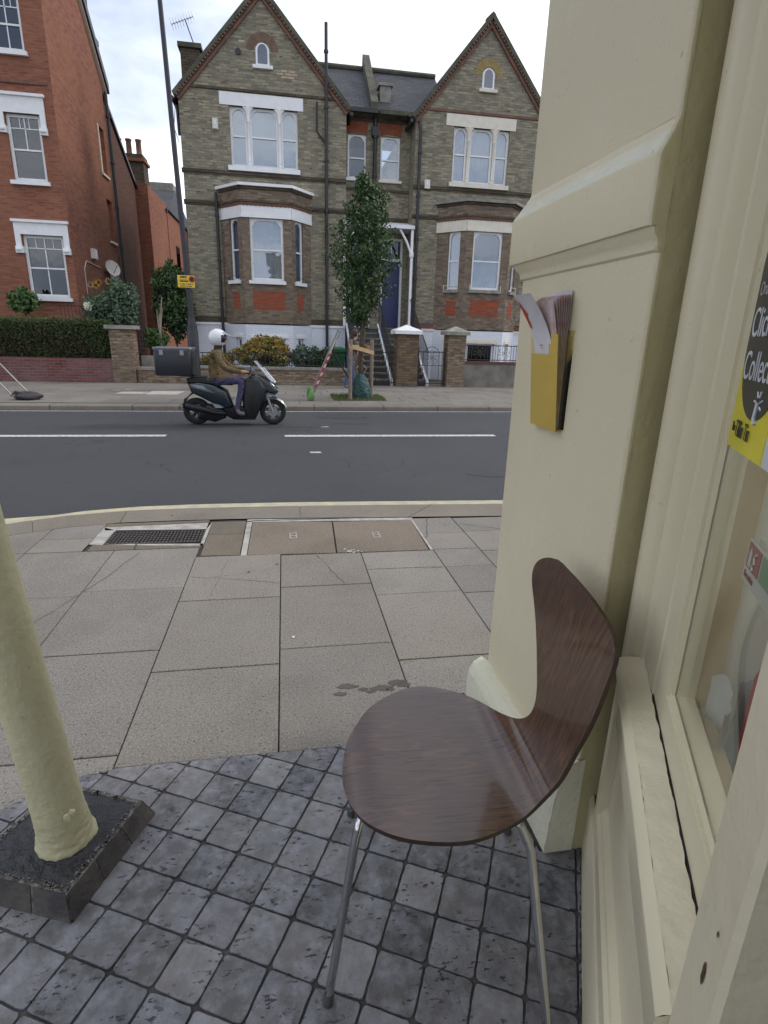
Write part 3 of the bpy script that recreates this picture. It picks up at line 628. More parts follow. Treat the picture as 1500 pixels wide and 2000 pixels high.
po=thing('window_poster','black, yellow and white click and collect poster stuck on the shop window','poster',F(.5,1.5,.06))
k=MB(); k.fbox(F,.385,.72,1.295,1.70,.0632,.0638); k.build('poster_sheet',PW,po)
k=MB(); k.fbox(F,.3855,.573,1.2955,1.43,.0622,.0631); k.build('yellow_band',PYL,po)
k=MB(); cu_,rz=.492,.101
arch=[(cu_+rz*math.cos(a),1.448+rz*math.sin(a)) for a in [PI+PI*i/28 for i in range(29)]]+[(cu_+rz*math.cos(a),1.565+.07*math.sin(a)) for a in [PI*i/20 for i in range(21)]]
k.fprism(F,arch,.0612,.0621); k.build('black_arch',PB,po)
T=lambda u0,z0,w=.0605:(lambda x,y,z:F(u0+x,z0+y,w-z))
ftext('Order',.028,PG,po,T(.405,1.522),sx=.8); ftext('Click &',.060,PW,po,T(.400,1.464),sx=.78); ftext('Collect',.060,PW,po,T(.401,1.402),sx=.78)
k=MB()
for a in (0,50,100,150,-40): 
    c,s=math.cos(R(a+20)),math.sin(R(a+20)); k.tube([F(.512+.010*c,1.372+.010*s,.0605),F(.512+.019*c,1.372+.019*s,.0605)],.0016,5)
k.tube([F(.512,1.374,.0603),F(.509,1.352,.0603),F(.515,1.344,.0603)],.003,5); k.build('tap_mark',PW,po)
ftext('The',.020,PB,po,T(.404,1.322),sx=.55); ftext('Tiffin Tin',.036,PB,po,T(.424,1.316),sx=.58)
k=MB(); k.lathe([(.0,0),(.03,0),(.03,.0004),(0,.0004)],(0,0,0),24); k2=MB(); 
k2.v=[F(.632+x,1.352+y,.0615-z) for x,y,z in k.v]; k2.f=k.f; k2.m=k.m; k2.build('round_emblem',PB,po)
k2=MB(); k2.v=[F(.632+x*.88,1.352+y*.88,.0609-z) for x,y,z in k.v]; k2.f=k.f; k2.m=k.m; k2.build('emblem_face',PW,po)
k2=MB(); k2.v=[F(.645+x*.3,1.338+y*.2,.0604-z) for x,y,z in k.v]; k2.f=k.f; k2.m=k.m; k2.build('emblem_mark',PMG,po)
SR=M('sign_red',(.30,.13,.10),.5,bstr=0); SGN=M('sign_green',(.20,.29,.17),.5,bstr=0); SW=M('sign_cream',(.42,.42,.34),.5,bstr=0)
fs=thing('fire_sign','small red and green fire action sign inside the shop window below the poster','sign',F(.66,1.19,.06))
k=MB(); k.fbox(F,.600,.76,1.145,1.204,.0634,.064); k.build('sign_plate',SW,fs)
k=MB(); k.fbox(F,.606,.658,1.166,1.200,.0626,.0633); k.build('red_field',SR,fs); k=MB(); k.fbox(F,.664,.75,1.166,1.200,.0626,.0633); k.build('green_field',SGN,fs)
k=MB(); k.fbox(F,.615,.625,1.169,1.190,.0618,.0625); k.fbox(F,.618,.622,1.190,1.195,.0618,.0625); k.build('extinguisher_mark',SW,fs)
k=MB(); k.tube([F(.638,1.169,.062),F(.634,1.175,.062),F(.641,1.180,.062),F(.637,1.187,.062),F(.644,1.194,.062)],.0022,5); k.build('flame_mark',SW,fs)
ftext('Fire action',.013,SR,fs,T(.607,1.152,.0627),sx=.7)
ex=thing('fire_extinguisher','red fire extinguisher with black head standing inside the shop window','fire extinguisher',F(.62,.78,.24))
c=F(.50,0,.20); RX=M('extinguisher_red',(.42,.02,.03),.3,bstr=0)
k=MB(); k.lathe([(.0,.422),(.050,.424),(.054,.435),(.054,.93),(.045,.965),(.022,.985),(.02,1.0)],(c[0],c[1],0),24); k.build('cylinder',RX,ex,smooth=40)
k=MB(); k.lathe([(.0,1.0),(.024,1.0),(.024,1.03),(.012,1.04),(.0,1.04)],(c[0],c[1],0),14); k.tube([(c[0],c[1],1.035),(c[0]-.03,c[1]-.05,1.05)],.007); k.build('valve',IRON,ex,smooth=40)
k=MB(); k.fbox(F,.362,1.6,.36,.42,.10,.62); tag(k.build('display_shelf',M('shelf_wood',(.30,.17,.08),.5,bstr=.1)),'wooden display shelf inside the shop window','shelf')
bx=thing('wooden_crate','small pale wooden crate with black letters inside the shop window','crate',F(.66,.72,.2))
WD=M('crate_wood',(.42,.26,.11),.6,(.34,.2,.09),scale=20,bstr=.1)
k=MB(); k.fbox(F,.54,.86,.422,.66,.12,.13); k.build('front_board',WD,bx); k=MB(); k.fbox(F,.54,.55,.422,.66,.13,.34); k.build('side_board',WD,bx); k=MB(); k.fbox(F,.54,.86,.422,.66,.34,.35); k.build('back_board',WD,bx)
ftext('CA',.05,PB,bx,T(.66,.52,.119))
k=MB()
rough_grid(k,lambda s,t:F(.37+.14*s*(1-.3*t)+.03*t,.422+.45*t+.02*math.sin(s*6),.115+.05*math.sin(PI*s)*(1-.6*t)),12,16,.003)
rough_grid(k,lambda s,t:F(.37+.14*s*(1-.3*t)+.03*t,.422+.45*t+.02*math.sin(s*6),.16+.05*math.sin(PI*s)*(1-.6*t)),12,16,.003)
tag(k.build('plastic_bag',M('pale_plastic',(.46,.46,.44),.35,bstr=.1,bs=20),smooth=60),'pale crumpled plastic bag inside the window beside the crate','bag')
# ================================================================ leaflet holder on the pillar
YEL=M('yellow_acrylic',(.60,.42,.08),.25,(.53,.36,.06),scale=3,bstr=0,coat=.4); CLR=glassy('clear_acrylic',(.90,.84,.62),.06); PAP=M('leaflet_paper',(.64,.62,.64),.5,bstr=0); PAPE=M('leaflet_edge',(.40,.30,.22),.7,(.28,.2,.14),scale=200,bstr=0); PAPR=M('printed_paper',(.42,.26,.24),.5,(.55,.48,.47),scale=30,bstr=0); RLG=M('leaflet_red',(.55,.05,.03),.45,bstr=0)
ho=thing('leaflet_holder','yellow plastic leaflet holder fixed to the cream pillar above the chair','leaflet holder',(.775,1.6,1.2))
HY0,HY1=1.515,1.69
k=MB(); k.box(.7835,.7855,HY0-.01,HY1+.005,1.205,1.478); k.build('back_plate',CLR,ho)
fx=lambda y,z:.766-.003*math.sin((y-HY0)/(HY1-HY0)*PI)-.026*(z-1.2)/.27
k=MB(); ys=[HY0+(HY1-HY0)*i/14 for i in range(15)]
for i in range(14):
    a,b=ys[i],ys[i+1]; ym=(a+b)/2; s=(ym-HY0)/(HY1-HY0)
    zt=1.468 if s<.24 or s>.985 else 1.412
    if .24<=s<.29: zt=1.44
    for (X,) in ((0,),): k.add([(fx(a,1.2),a,1.2),(fx(b,1.2),b,1.2),(fx(b,zt),b,zt),(fx(a,zt),a,zt),(fx(a,1.2)+.002,a,1.2),(fx(b,1.2)+.002,b,1.2),(fx(b,zt)+.002,b,zt),(fx(a,zt)+.002,a,zt)],[(0,1,2,3),(7,6,5,4),(3,2,6,7),(0,4,5,1)]+([(0,3,7,4)] if i==0 else [])+([(1,5,6,2)] if i==13 else []))
k.build('front_plate',YEL,ho,smooth=40)
k=MB(); k.box(.764,.784,HY0,HY1,1.199,1.2015); k.build('base_plate',YEL,ho)
SDE=lambda y:[(.766,y,1.2),(.784,y,1.2),(.784,y,1.465),(.741,y,1.465)]
k=MB(); k.poly(SDE(HY0-.001)); k.build('side_plate',CLR,ho)
k=MB(); k.poly(SDE(HY1+.001)); k.build('side_plate',CLR,ho)
def leaflet(x,y0,y1,zt,lean,label,grp='leaflets in the wall holder',curl=0,red=False,fold=0):
    t=thing('leaflet',label,'leaflet',(x,(y0+y1)/2,1.21),group=grp)
    mb=MB(); nz=14; ny=6
    P=lambda s,q,d=0:(.784-(.784-x)*(.45+.55*min(1,(q*(zt-1.208))/.26))-lean*max(0,(q-.62)/.38)**1.6 - curl*math.sin(PI*s)*q + d, y0+(y1-y0)*s+fold*max(0,q-.6)*1.0, 1.208+(zt-1.208)*q)
    for d in (0,.0012):
        o=len(mb.v)
        for j in range(nz+1):
            for i in range(ny+1): mb.v.append(P(i/ny,j/nz,d))
        for j in range(nz):
            for i in range(ny): a=o+j*(ny+1)+i; mb.f.append([a,a+1,a+ny+2,a+ny+1]); mb.m.append(0)
    m=len(mb.v)//2
    for j in range(nz):
        for e in (0,ny): a=j*(ny+1)+e; mb.f.append([a,a+ny+1,a+ny+1+m,a+m]); mb.m.append(0)
    mb.build('paper',PAPR if red else PAP,t,smooth=60)
    return t,P
tb_,PB_=leaflet(.778,1.535,1.66,1.583,0,'tall white leaflet standing upright at the back of the yellow holder')
k=MB(); k.poly([PB_(.06,.86,-.001),PB_(.16,.86,-.001),PB_(.16,.975,-.001),PB_(.06,.975,-.001)]); k.build('red_strip',RLG,tb_,recalc=False); k=MB(); 
lab=['thin folded leaflet just behind the white front leaflet in the yellow holder','thin leaflet in the middle of the fanned stack in the yellow holder','thin leaflet nearest the upright back leaflet in the yellow holder']
rng=random.Random(3)
for i,(x,zt,ln) in enumerate(((.7475,1.556,.026),(.7515,1.562,.020),(.7550,1.566,.016),(.7590,1.568,.012),(.7630,1.570,.009),(.7670,1.571,.005),(.7710,1.572,.002))):
    leaflet(x,1.530,1.655,zt,ln,['first','second','third','fourth','fifth','sixth','seventh'][i]+' thin red-printed leaflet of the fan, counted from the white front leaflet',red=True)
tf,P=leaflet(.7440,1.553,1.672,1.575,.062,'white leaflet with a red arrow logo curling out of the front of the holder',fold=.10,curl=.004)
k=MB(); Q=lambda s,q:P(s,q,-.0012)
for a in ([(.93,.955),(.80,.90),(.93,.80),(.93,.80)],): pass
arrow=[(.93,.965),(.70,.855),(.80,.835),(.80,.74),(.93,.76)]
k.poly([Q(s,q) for s,q in arrow]); k.build('arrow_logo',RLG,tf,recalc=False)
k=MB(); k.poly([P(.42,.62,-.0035),P(.58,.62,-.0035),P(.58,.627,-.0035),P(.42,.627,-.0035)]); k.poly([P(.42,.60,-.0035),P(.58,.60,-.0035),P(.58,.604,-.0035),P(.42,.604,-.0035)]); k.build('small_print',RLG,tf,recalc=False)
# ================================================================ porch column on its tiled base
cb=thing('porch_column','cream painted iron column standing on a black-topped tiled base','column',(-.64,1.39,0))
def zr(t): return t
B0=[(-.564,1.162),(-.428,1.500),(-.742,1.632),(-.895,1.29)]; B1=[(-.576,1.186),(-.457,1.476),(-.728,1.590),(-.868,1.302)]
hB=.078
BT=M('base_tile',(.11,.098,.085),.5,(.055,.05,.05),scale=14,bs=60,bstr=.3,isl=.25); BTOP=M('bitumen_paint',(.016,.016,.020),.42,(.03,.03,.034),scale=25,bs=35,bstr=.8,bdist=.008); BGR=M('chipped_grout',(.24,.22,.19),.9,(.07,.06,.05),scale=60,bs=90,bstr=.5)
k=MB()
for i in range(4):
    a,b=B0[i],B0[(i+1)%4]; c,d=B1[(i+1)%4],B1[i]; L_=(Vector(b)-Vector(a)).length; m=max(1,round(L_/.125))
    for j in range(m):
        s0,s1=j/m+.012,(j+1)/m-.012
        p=[(*lerp(a,b,s0),0),(*lerp(a,b,s1),0),(*lerp(d,c,s1),hB),(*lerp(d,c,s0),hB)]
        cx=Vector((-.66,1.39,0)); ins=[tuple(Vector(q)+(cx-Vector(q)).normalized()*.01) for q in p]
        k.add(p+ins,[(0,1,2,3),(0,4,5,1),(1,5,6,2),(2,6,7,3),(3,7,4,0)])
k.build('base_tiles',BT,cb,recalc=False)
k=MB(); i0=[lerp(p,(-.66,1.39),.02) for p in B0]; i1=[lerp(p,(-.66,1.39),.012) for p in B1]
k.add([(*p,0) for p in i0]+[(*p,hB-.0015) for p in i1],[(0,1,5,4),(1,2,6,5),(2,3,7,6),(3,0,4,7),(4,5,6,7)]); k.build('base_core',BGR,cb)
k=MB(); it=[lerp(p,(-.66,1.39),.075) for p in B1]
rough_grid(k,lambda s,t:(*lerp(lerp(it[0],it[1],s),lerp(it[3],it[2],s),t),hB+.0005+.003*math.sin(9*s+4*t)**2*min(1,6*min(s,1-s),6*min(t,1-t))),30,26,.0011)
k.build('black_top',BTOP,cb,smooth=60)
k=MB()
for i in range(4):
    for _ in range(70):
        s_=random.random(); p=lerp(lerp(B1[i],B1[(i+1)%4],s_),(-.66,1.39),random.uniform(.02,.11)**1.0); r_=random.uniform(.002,.006)
        k.poly([(p[0]+r_*math.cos(q)*random.uniform(.5,1.2),p[1]+r_*math.sin(q)*random.uniform(.5,1.2),hB+.004) for q in (0,1,2,3,4,5)])
k.build('paint_chips',BGR,cb,recalc=False)
k=MB(); profc=[(.079,.070),(.077,.085),(.071,.10),(.067,.13),(.0645,.18),(.063,.30),(.061,.8),(.058,1.6),(.056,3.0)]; n=40; hs=[]
zz=[.074+.006*i for i in range(16)]+[.18+.03*i for i in range(20)]+[.8,1.0,1.3,1.6,2.0,2.5,3.0]
def rad(z):
    for a,b in zip(profc,profc[1:]):
        if a[1]<=z<=b[1]: return a[0]+(b[0]-a[0])*(z-a[1])/(b[1]-a[1])
    return profc[-1][0]
for z in zz:
    am=.0024*max(0,1-(z-.07)/.13)+.0006
    for q in range(n):
        a=2*PI*q/n; r_=rad(z)*(1+.012*math.sin(3*a+z*4))+random.uniform(-am,am)
        k.v.append((-.637-.082*(z-.07)+r_*math.cos(a),1.372-.0*(z)+r_*math.sin(a),z))
for j in range(len(zz)-1):
    for q in range(n): k.f.append([j*n+q,j*n+(q+1)%n,(j+1)*n+(q+1)%n,(j+1)*n+q]); k.m.append(0)
k.build('shaft',paint('column_paint',(.60,.56,.36),(.46,.43,.26),bs=45,bstr=.35,rough=.45),cb,smooth=60)
k=MB(); k.lathe([(0,-.006),(.010,-.005),(.012,.002),(.006,.007),(0,.008)],(-.600,1.314,.20),10,'y'); k.lathe([(0,-.006),(.008,-.005),(.009,.002),(.004,.007),(0,.008)],(-.588,1.316,.215),10,'y'); k.build('paint_drip',MATS['column_paint'],cb,smooth=60)
# ================================================================ chair
def wood():
    m,t,b=base('stained_plywood'); uv=coords(t,'UV')
    mp=t.nodes.new('ShaderNodeMapping'); mp.inputs['Scale'].default_value=(16,1,1); t.links.new(uv,mp.inputs[0])
    mp2=t.nodes.new('ShaderNodeMapping'); mp2.inputs['Scale'].default_value=(9.0,1.5,1); t.links.new(uv,mp2.inputs[0])
    f=noise(t,mp2.outputs[0],1.7,2,.45,.2,.8)
    wv=t.nodes.new('ShaderNodeMath'); wv.operation='MULTIPLY'; wv.inputs[1].default_value=34; t.links.new(f,wv.inputs[0])
    sn=t.nodes.new('ShaderNodeMath'); sn.operation='SINE'; t.links.new(wv.outputs[0],sn.inputs[0])
    sr=t.nodes.new('ShaderNodeMapRange'); sr.inputs[1].default_value=.1; sr.inputs[2].default_value=1.0; t.links.new(sn.outputs[0],sr.inputs[0])
    c=mixcol(t,noise(t,mp.outputs[0],9,5,.6,.3,.7),(.098,.042,.017),(.034,.014,.007))
    c2=mixcol(t,.55,c,(.20,.095,.04)); gm=t.nodes.new('ShaderNodeMath'); gm.operation='MULTIPLY'; t.links.new(sr.outputs[0],gm.inputs[0]); t.links.new(noise(t,uv,4,3,.5,.4,.7),gm.inputs[1])
    c=mixcol(t,gm.outputs[0],c,c2)
    cp=t.nodes.new('ShaderNodeMapping'); cp.inputs['Scale'].default_value=(110,6,1); t.links.new(uv,cp.inputs[0]); crk=noise(t,cp.outputs[0],1.6,3,.6,.60,.66)
    wh=noise(t,uv,5,3,.5,.42,.6); cm=t.nodes.new('ShaderNodeMath'); cm.operation='MULTIPLY'; t.links.new(crk,cm.inputs[0]); t.links.new(wh,cm.inputs[1])
    c=mixcol(t,cm.outputs[0],c,(.008,.004,.003)); t.links.new(c,b.inputs['Base Color'])
    b.inputs['Roughness'].default_value=.38; b.inputs['Specular IOR Level'].default_value=.3; b.inputs['Coat Weight'].default_value=1.0; b.inputs['Coat Roughness'].default_value=.09; b.inputs['Coat IOR'].default_value=1.47
    inv=t.nodes.new('ShaderNodeMath'); inv.operation='SUBTRACT'; inv.inputs[0].default_value=1; t.links.new(cm.outputs[0],inv.inputs[1])
    p=bump(t,b,inv.outputs[0],.7,.0015); bump(t,b,noise(t,mp.outputs[0],14,5),.22,.0012,p); return m
WOOD=wood(); EDGE=M('plywood_edge',(.03,.018,.012),.5,(.05,.028,.016),scale=60,bstr=0); CHROME=M('chrome',(.62,.62,.63),.12,(.55,.55,.56),metal=1,bstr=0,spec=.8); RUB=M('grey_rubber_foot',(.08,.08,.085),.7,bstr=0)
ch=thing('chair','dark stained plywood shell chair on chrome legs against the cream pillar','chair',(.345,1.10,0))
ca=R(3); CF=Vector((-math.cos(ca),math.sin(ca))); CL=Vector((math.sin(ca),math.cos(ca)))
zs=.46; RR=.07; xb=-.16; tl=R(15)
prof2=[(.26+.0,zs-.02),(.22,zs-.006),(.17,zs),(xb,zs-.004)]
for q in range(1,9):
    t=(PI/2-tl)*q/8; prof2.append((xb-RR*math.sin(t),zs-.004+RR-RR*math.cos(t)))
x_,z_=prof2[-1]; prof2.append((x_-.5*math.sin(tl),z_+.5*math.cos(tl)))
prof2=[Vector(p) for p in prof2]; prof2[0]=prof2[0]+(prof2[0]-prof2[1])*3
d2=[]
for a,b in zip(prof2,prof2[1:]):
    m_=max(1,int((b-a).length/.005)); d2+=[a.lerp(b,q/m_) for q in range(m_)]
d2.append(prof2[-1])
for _ in range(45): d2=[d2[0]]+[d2[i]*.5+d2[i-1]*.25+d2[i+1]*.25 for i in range(1,len(d2)-1)]+[d2[-1]]
prof2=d2; cum=[0]
for a,b in zip(prof2,prof2[1:]): cum.append(cum[-1]+(b-a).length)
def pat(s):
    i=0
    while i<len(cum)-2 and s>cum[i+1]: i+=1
    f=(s-cum[i])/(cum[i+1]-cum[i]); p=prof2[i].lerp(prof2[i+1],f); d=(prof2[i+1]-prof2[i]).normalized(); return p,Vector((-d.y,d.x))*-1
FAR=[(0.154, -0.0135), (0.158, 0.001), (0.169, 0.086), (0.194, 0.14), (0.234, 0.208), (0.282, 0.252), (0.372, 0.303), (0.448, 0.298), (0.543, 0.243), (0.602, 0.132), (0.637, 0.07), (0.673, 0.032), (0.71, 0.022), (0.747, 0.043), (0.794, 0.087), (0.893, 0.181), (0.966, 0.255), (1.01, 0.262), (1.036, 0.231), (1.051, 0.1965)]
NEAR=[(0.154, -0.0335), (0.158, -0.048), (0.167, -0.098), (0.197, -0.161), (0.257, -0.21), (0.339, -0.233), (0.425, -0.234), (0.527, -0.197), (0.602, -0.158), (0.66, -0.17), (0.691, -0.174), (0.752, -0.181), (0.836, -0.195), (0.917, -0.195), (0.976, -0.191), (0.995, -0.183), (1.017, -0.139), (1.035, -0.009), (1.047, 0.142), (1.051, 0.1765)]
ring=[Vector(p) for p in NEAR[1:-1]]+[Vector((NEAR[-1][0]+.001,(NEAR[-1][1]+FAR[-1][1])/2))]+[Vector(p) for p in FAR[1:-1][::-1]]+[Vector((FAR[0][0],(NEAR[0][1]+FAR[0][1])/2))]
dense=[]
for i in range(len(ring)):          # closed Catmull-Rom through the outline, then light smoothing
    p0,p1,p2,p3=ring[i-1],ring[i],ring[(i+1)%len(ring)],ring[(i+2)%len(ring)]; m_=max(2,int((p2-p1).length/.004))
    for q in range(m_):
        t=q/m_; dense.append(.5*((2*p1)+(p2-p0)*t+(2*p0-5*p1+4*p2-p3)*t*t+(3*p1-p0-3*p2+p3)*t*t*t))
for _ in range(60):
    dense=[dense[i]*.5+dense[i-1]*.25+dense[(i+1)%len(dense)]*.25 for i in range(len(dense))]
s0,s1=min(p.x for p in dense)+.0004,max(p.x for p in dense)-.0004; NS,NL=130,26
ss=[s0+(s1-s0)*(.5-.5*math.cos(PI*i/NS)) for i in range(NS+1)]
def span(s):
    L_=[]
    for i in range(len(dense)):
        p,q=dense[i-1],dense[i]
        if (p.x-s)*(q.x-s)<=0 and p.x!=q.x: L_.append(p.y+(q.y-p.y)*(s-p.x)/(q.x-p.x))
    return min(L_),max(L_)
def chpt(s,l,d):
    p,nn=pat(s)
    mid=.02; dish=.010*(1-((l-mid)/.25)**2) if s<.6 else -.0
    u=p+nn*(-d)  # d>0 is below / behind
    zq=u.y-(max(0,dish) if s<.6 else 0)*(lambda w:w*w*(3-2*w))(min(1,max(0,(.6-s)/.28)))
    xq=u.x
    if s>.62: w_=min(1,(s-.62)/.38); w_=w_*w_*(3-2*w_); xq+=.014*w_*((l-.03)/.22)**2
    return (.345+CF.x*xq+CL.x*l, 1.10+CF.y*xq+CL.y*l, zq)
k=MB()
for d in (0,.011):
    for s in ss:
        a,b=span(s)
        for j in range(NL+1):
            t=j/NL; k.v.append(chpt(s,a+(b-a)*t,d))
m=(NS+1)*(NL+1); k.f=[];k.m=[]
for i in range(NS):
    for j in range(NL):
        a=i*(NL+1)+j; k.f.append([a,a+1,a+NL+2,a+NL+1]); k.m.append(0); k.f.append([m+a,m+a+NL+1,m+a+NL+2,m+a+1]); k.m.append(0)
    for j in (0,NL): a=i*(NL+1)+j; k.f.append([a,a+NL+1,m+a+NL+1,m+a]); k.m.append(1)
for i in (0,NS):
    for j in range(NL): a=i*(NL+1)+j; k.f.append([a,a+1,m+a+1,m+a]); k.m.append(1)
shl=k.build('seat_shell',[WOOD,EDGE],ch,smooth=45)
bm=bmesh.new(); bm.from_mesh(shl.data); bmesh.ops.remove_doubles(bm,verts=bm.verts,dist=1e-5); bmesh.ops.recalc_face_normals(bm,faces=bm.faces); bm.to_mesh(shl.data); bm.free()
# plywood grain runs along the shell: u = length, v = width
uvl=shl.data.uv_layers.get('uv') or shl.data.uv_layers[0]
def invs(co):
    w=Vector((co.x,co.y)); xq=w.dot(CF); return w.dot(CL),xq,co.z   # the chair's base is the frame's origin
UVC={}
for lp in shl.data.loops:
    vi=lp.vertex_index
    if vi not in UVC:
        l,xq,z=invs(shl.data.vertices[vi].co); xq=xq; bi=min(range(0,len(prof2),1),key=lambda q:(prof2[q].x-xq)**2+(prof2[q].y-(z))**2); UVC[vi]=(l,cum[bi]+random.uniform(-.001,.001))
    uvl.data[lp.index].uv=UVC[vi]
for p in shl.data.polygons: p.use_smooth=True
shl.data.set_sharp_from_angle(angle=R(45))
FT={'front near':(.061,.887),'rear near':(.524,.741),'front far':(.172,1.405),'rear far':(.640,1.27)}
TP={'front near':[(.150,.985,.435),(.137,.968,.425),(.130,.962,.400)],'rear near':[(.465,.935,.438),(.492,.913,.422),(.508,.890,.380)],'front far':[(.20,1.27,.435),(.188,1.283,.425),(.186,1.288,.395)],'rear far':[(.50,1.17,.438),(.52,1.185,.425),(.535,1.20,.395)]}
cen=Vector((.335,1.085,.430))
for q,(fx_,fy_) in FT.items():
    t=[Vector(x) for x in TP[q]]; f=Vector((fx_,fy_,.012)); kk=MB()
    kk.tube([cen.lerp(t[0],.15),cen.lerp(t[0],.8),t[0],t[0].lerp(t[1],.5)+Vector((0,0,.003)),t[1],t[1].lerp(t[2],.55),t[2],t[2].lerp(f,.12),f],.0100,14)
    lg=kk.build('leg',CHROME,ch,smooth=40); kk=MB(); kk.tube([f.lerp(t[2],.05),(f.x,f.y,.008),(f.x,f.y,.006)],[.0125,.0125,.010],12); kk.build('foot_cap',RUB,lg,smooth=40)
k=MB(); k.lathe([(0,.436),(.085,.436),(.085,.446),(0,.446)],(.335,1.085,0),24); k.build('mounting_plate',IRON,ch)
# ================================================================ FAR SIDE: house pair
def sash(F,u0,u1,z0,z1,d,parent,fw=.07,mid=.5,pane=GLASS,curtain=CURT,bars=0,arch=True,mat=WHITE,name='window',ctop=1.0,halfcurt=False,deep=.1):
    """one sliding sash window; F frame of the wall, d how deep the frame sits"""
    w=MB(); a,b=-d-.06,-d
    w.fbox(F,u0,u0+fw,z0,z1,a,b); w.fbox(F,u1-fw,u1,z0,z1,a,b); w.fbox(F,u0+fw,u1-fw,z1-fw,z1,a,b); w.fbox(F,u0+fw,u1-fw,z0,z0+fw*1.2,a,b)
    zm=z0+(z1-z0)*mid; w.fbox(F,u0+fw,u1-fw,zm-.022,zm+.022,a,b+.008)
    if arch:
        r=min(.16,(u1-u0-2*fw)*.4)
        for sx,uu in ((1,u0+fw),(-1,u1-fw)): w.fprism(F,[(uu,z1-fw),(uu+sx*r,z1-fw),(uu+sx*r*.45,z1-fw-r*.3),(uu,z1-fw-r)][::sx],a+.002,b-.002)
    wf=w.build(name,mat,parent)
    p=MB(); p.fbox(F,u0+fw*.5,u1-fw*.5,z0+fw*.5,z1-fw*.5,a+.02,a+.026); p.build('pane',pane,wf)
    if curtain:
        c=MB(); n=int(max(8,(u1-u0)*26)); ztop=z1-fw*.5 if not halfcurt else zm; zb=z0+.02
        if curtain is BLIND: c.fbox(F,u0+.03,u1-.03,zb,ztop,a-.03,a-.025)
        else:
            ph=random.random()*6
            pts=[(u0+.02+(u1-u0-.04)*i/n, a-.06+.016*math.sin(i*1.9+ph)+.012*math.sin(i*.83)) for i in range(n+1)]
            for (ua,wa),(ub,wb) in zip(pts,pts[1:]): c.quad(F(ua,zb,wa),F(ub,zb,wb),F(ub,ztop,wb),F(ua,ztop,wa))
        c.build('curtain',curtain,wf,smooth=80 if curtain is CURT else None)
    return wf
def rake(F,ax,az,bx,bz,off,th,w0,w1,name,mat,parent):
    """a strip along a gable slope from (ax,az) to (bx,bz), 'off' below the line and 'th' thick"""
    d=Vector((bx-ax,bz-az)).normalized(); nn=Vector((-d.y,d.x)); nn= nn if nn.y<0 else -nn
    p=[Vector((ax,az))+nn*off,Vector((bx,bz))+nn*off,Vector((bx,bz))+nn*(off+th),Vector((ax,az))+nn*(off+th)]
    m=MB(); m.fprism(F,[tuple(q) for q in p],w0,w1); return m.build(name,mat,parent)
YF=20.6
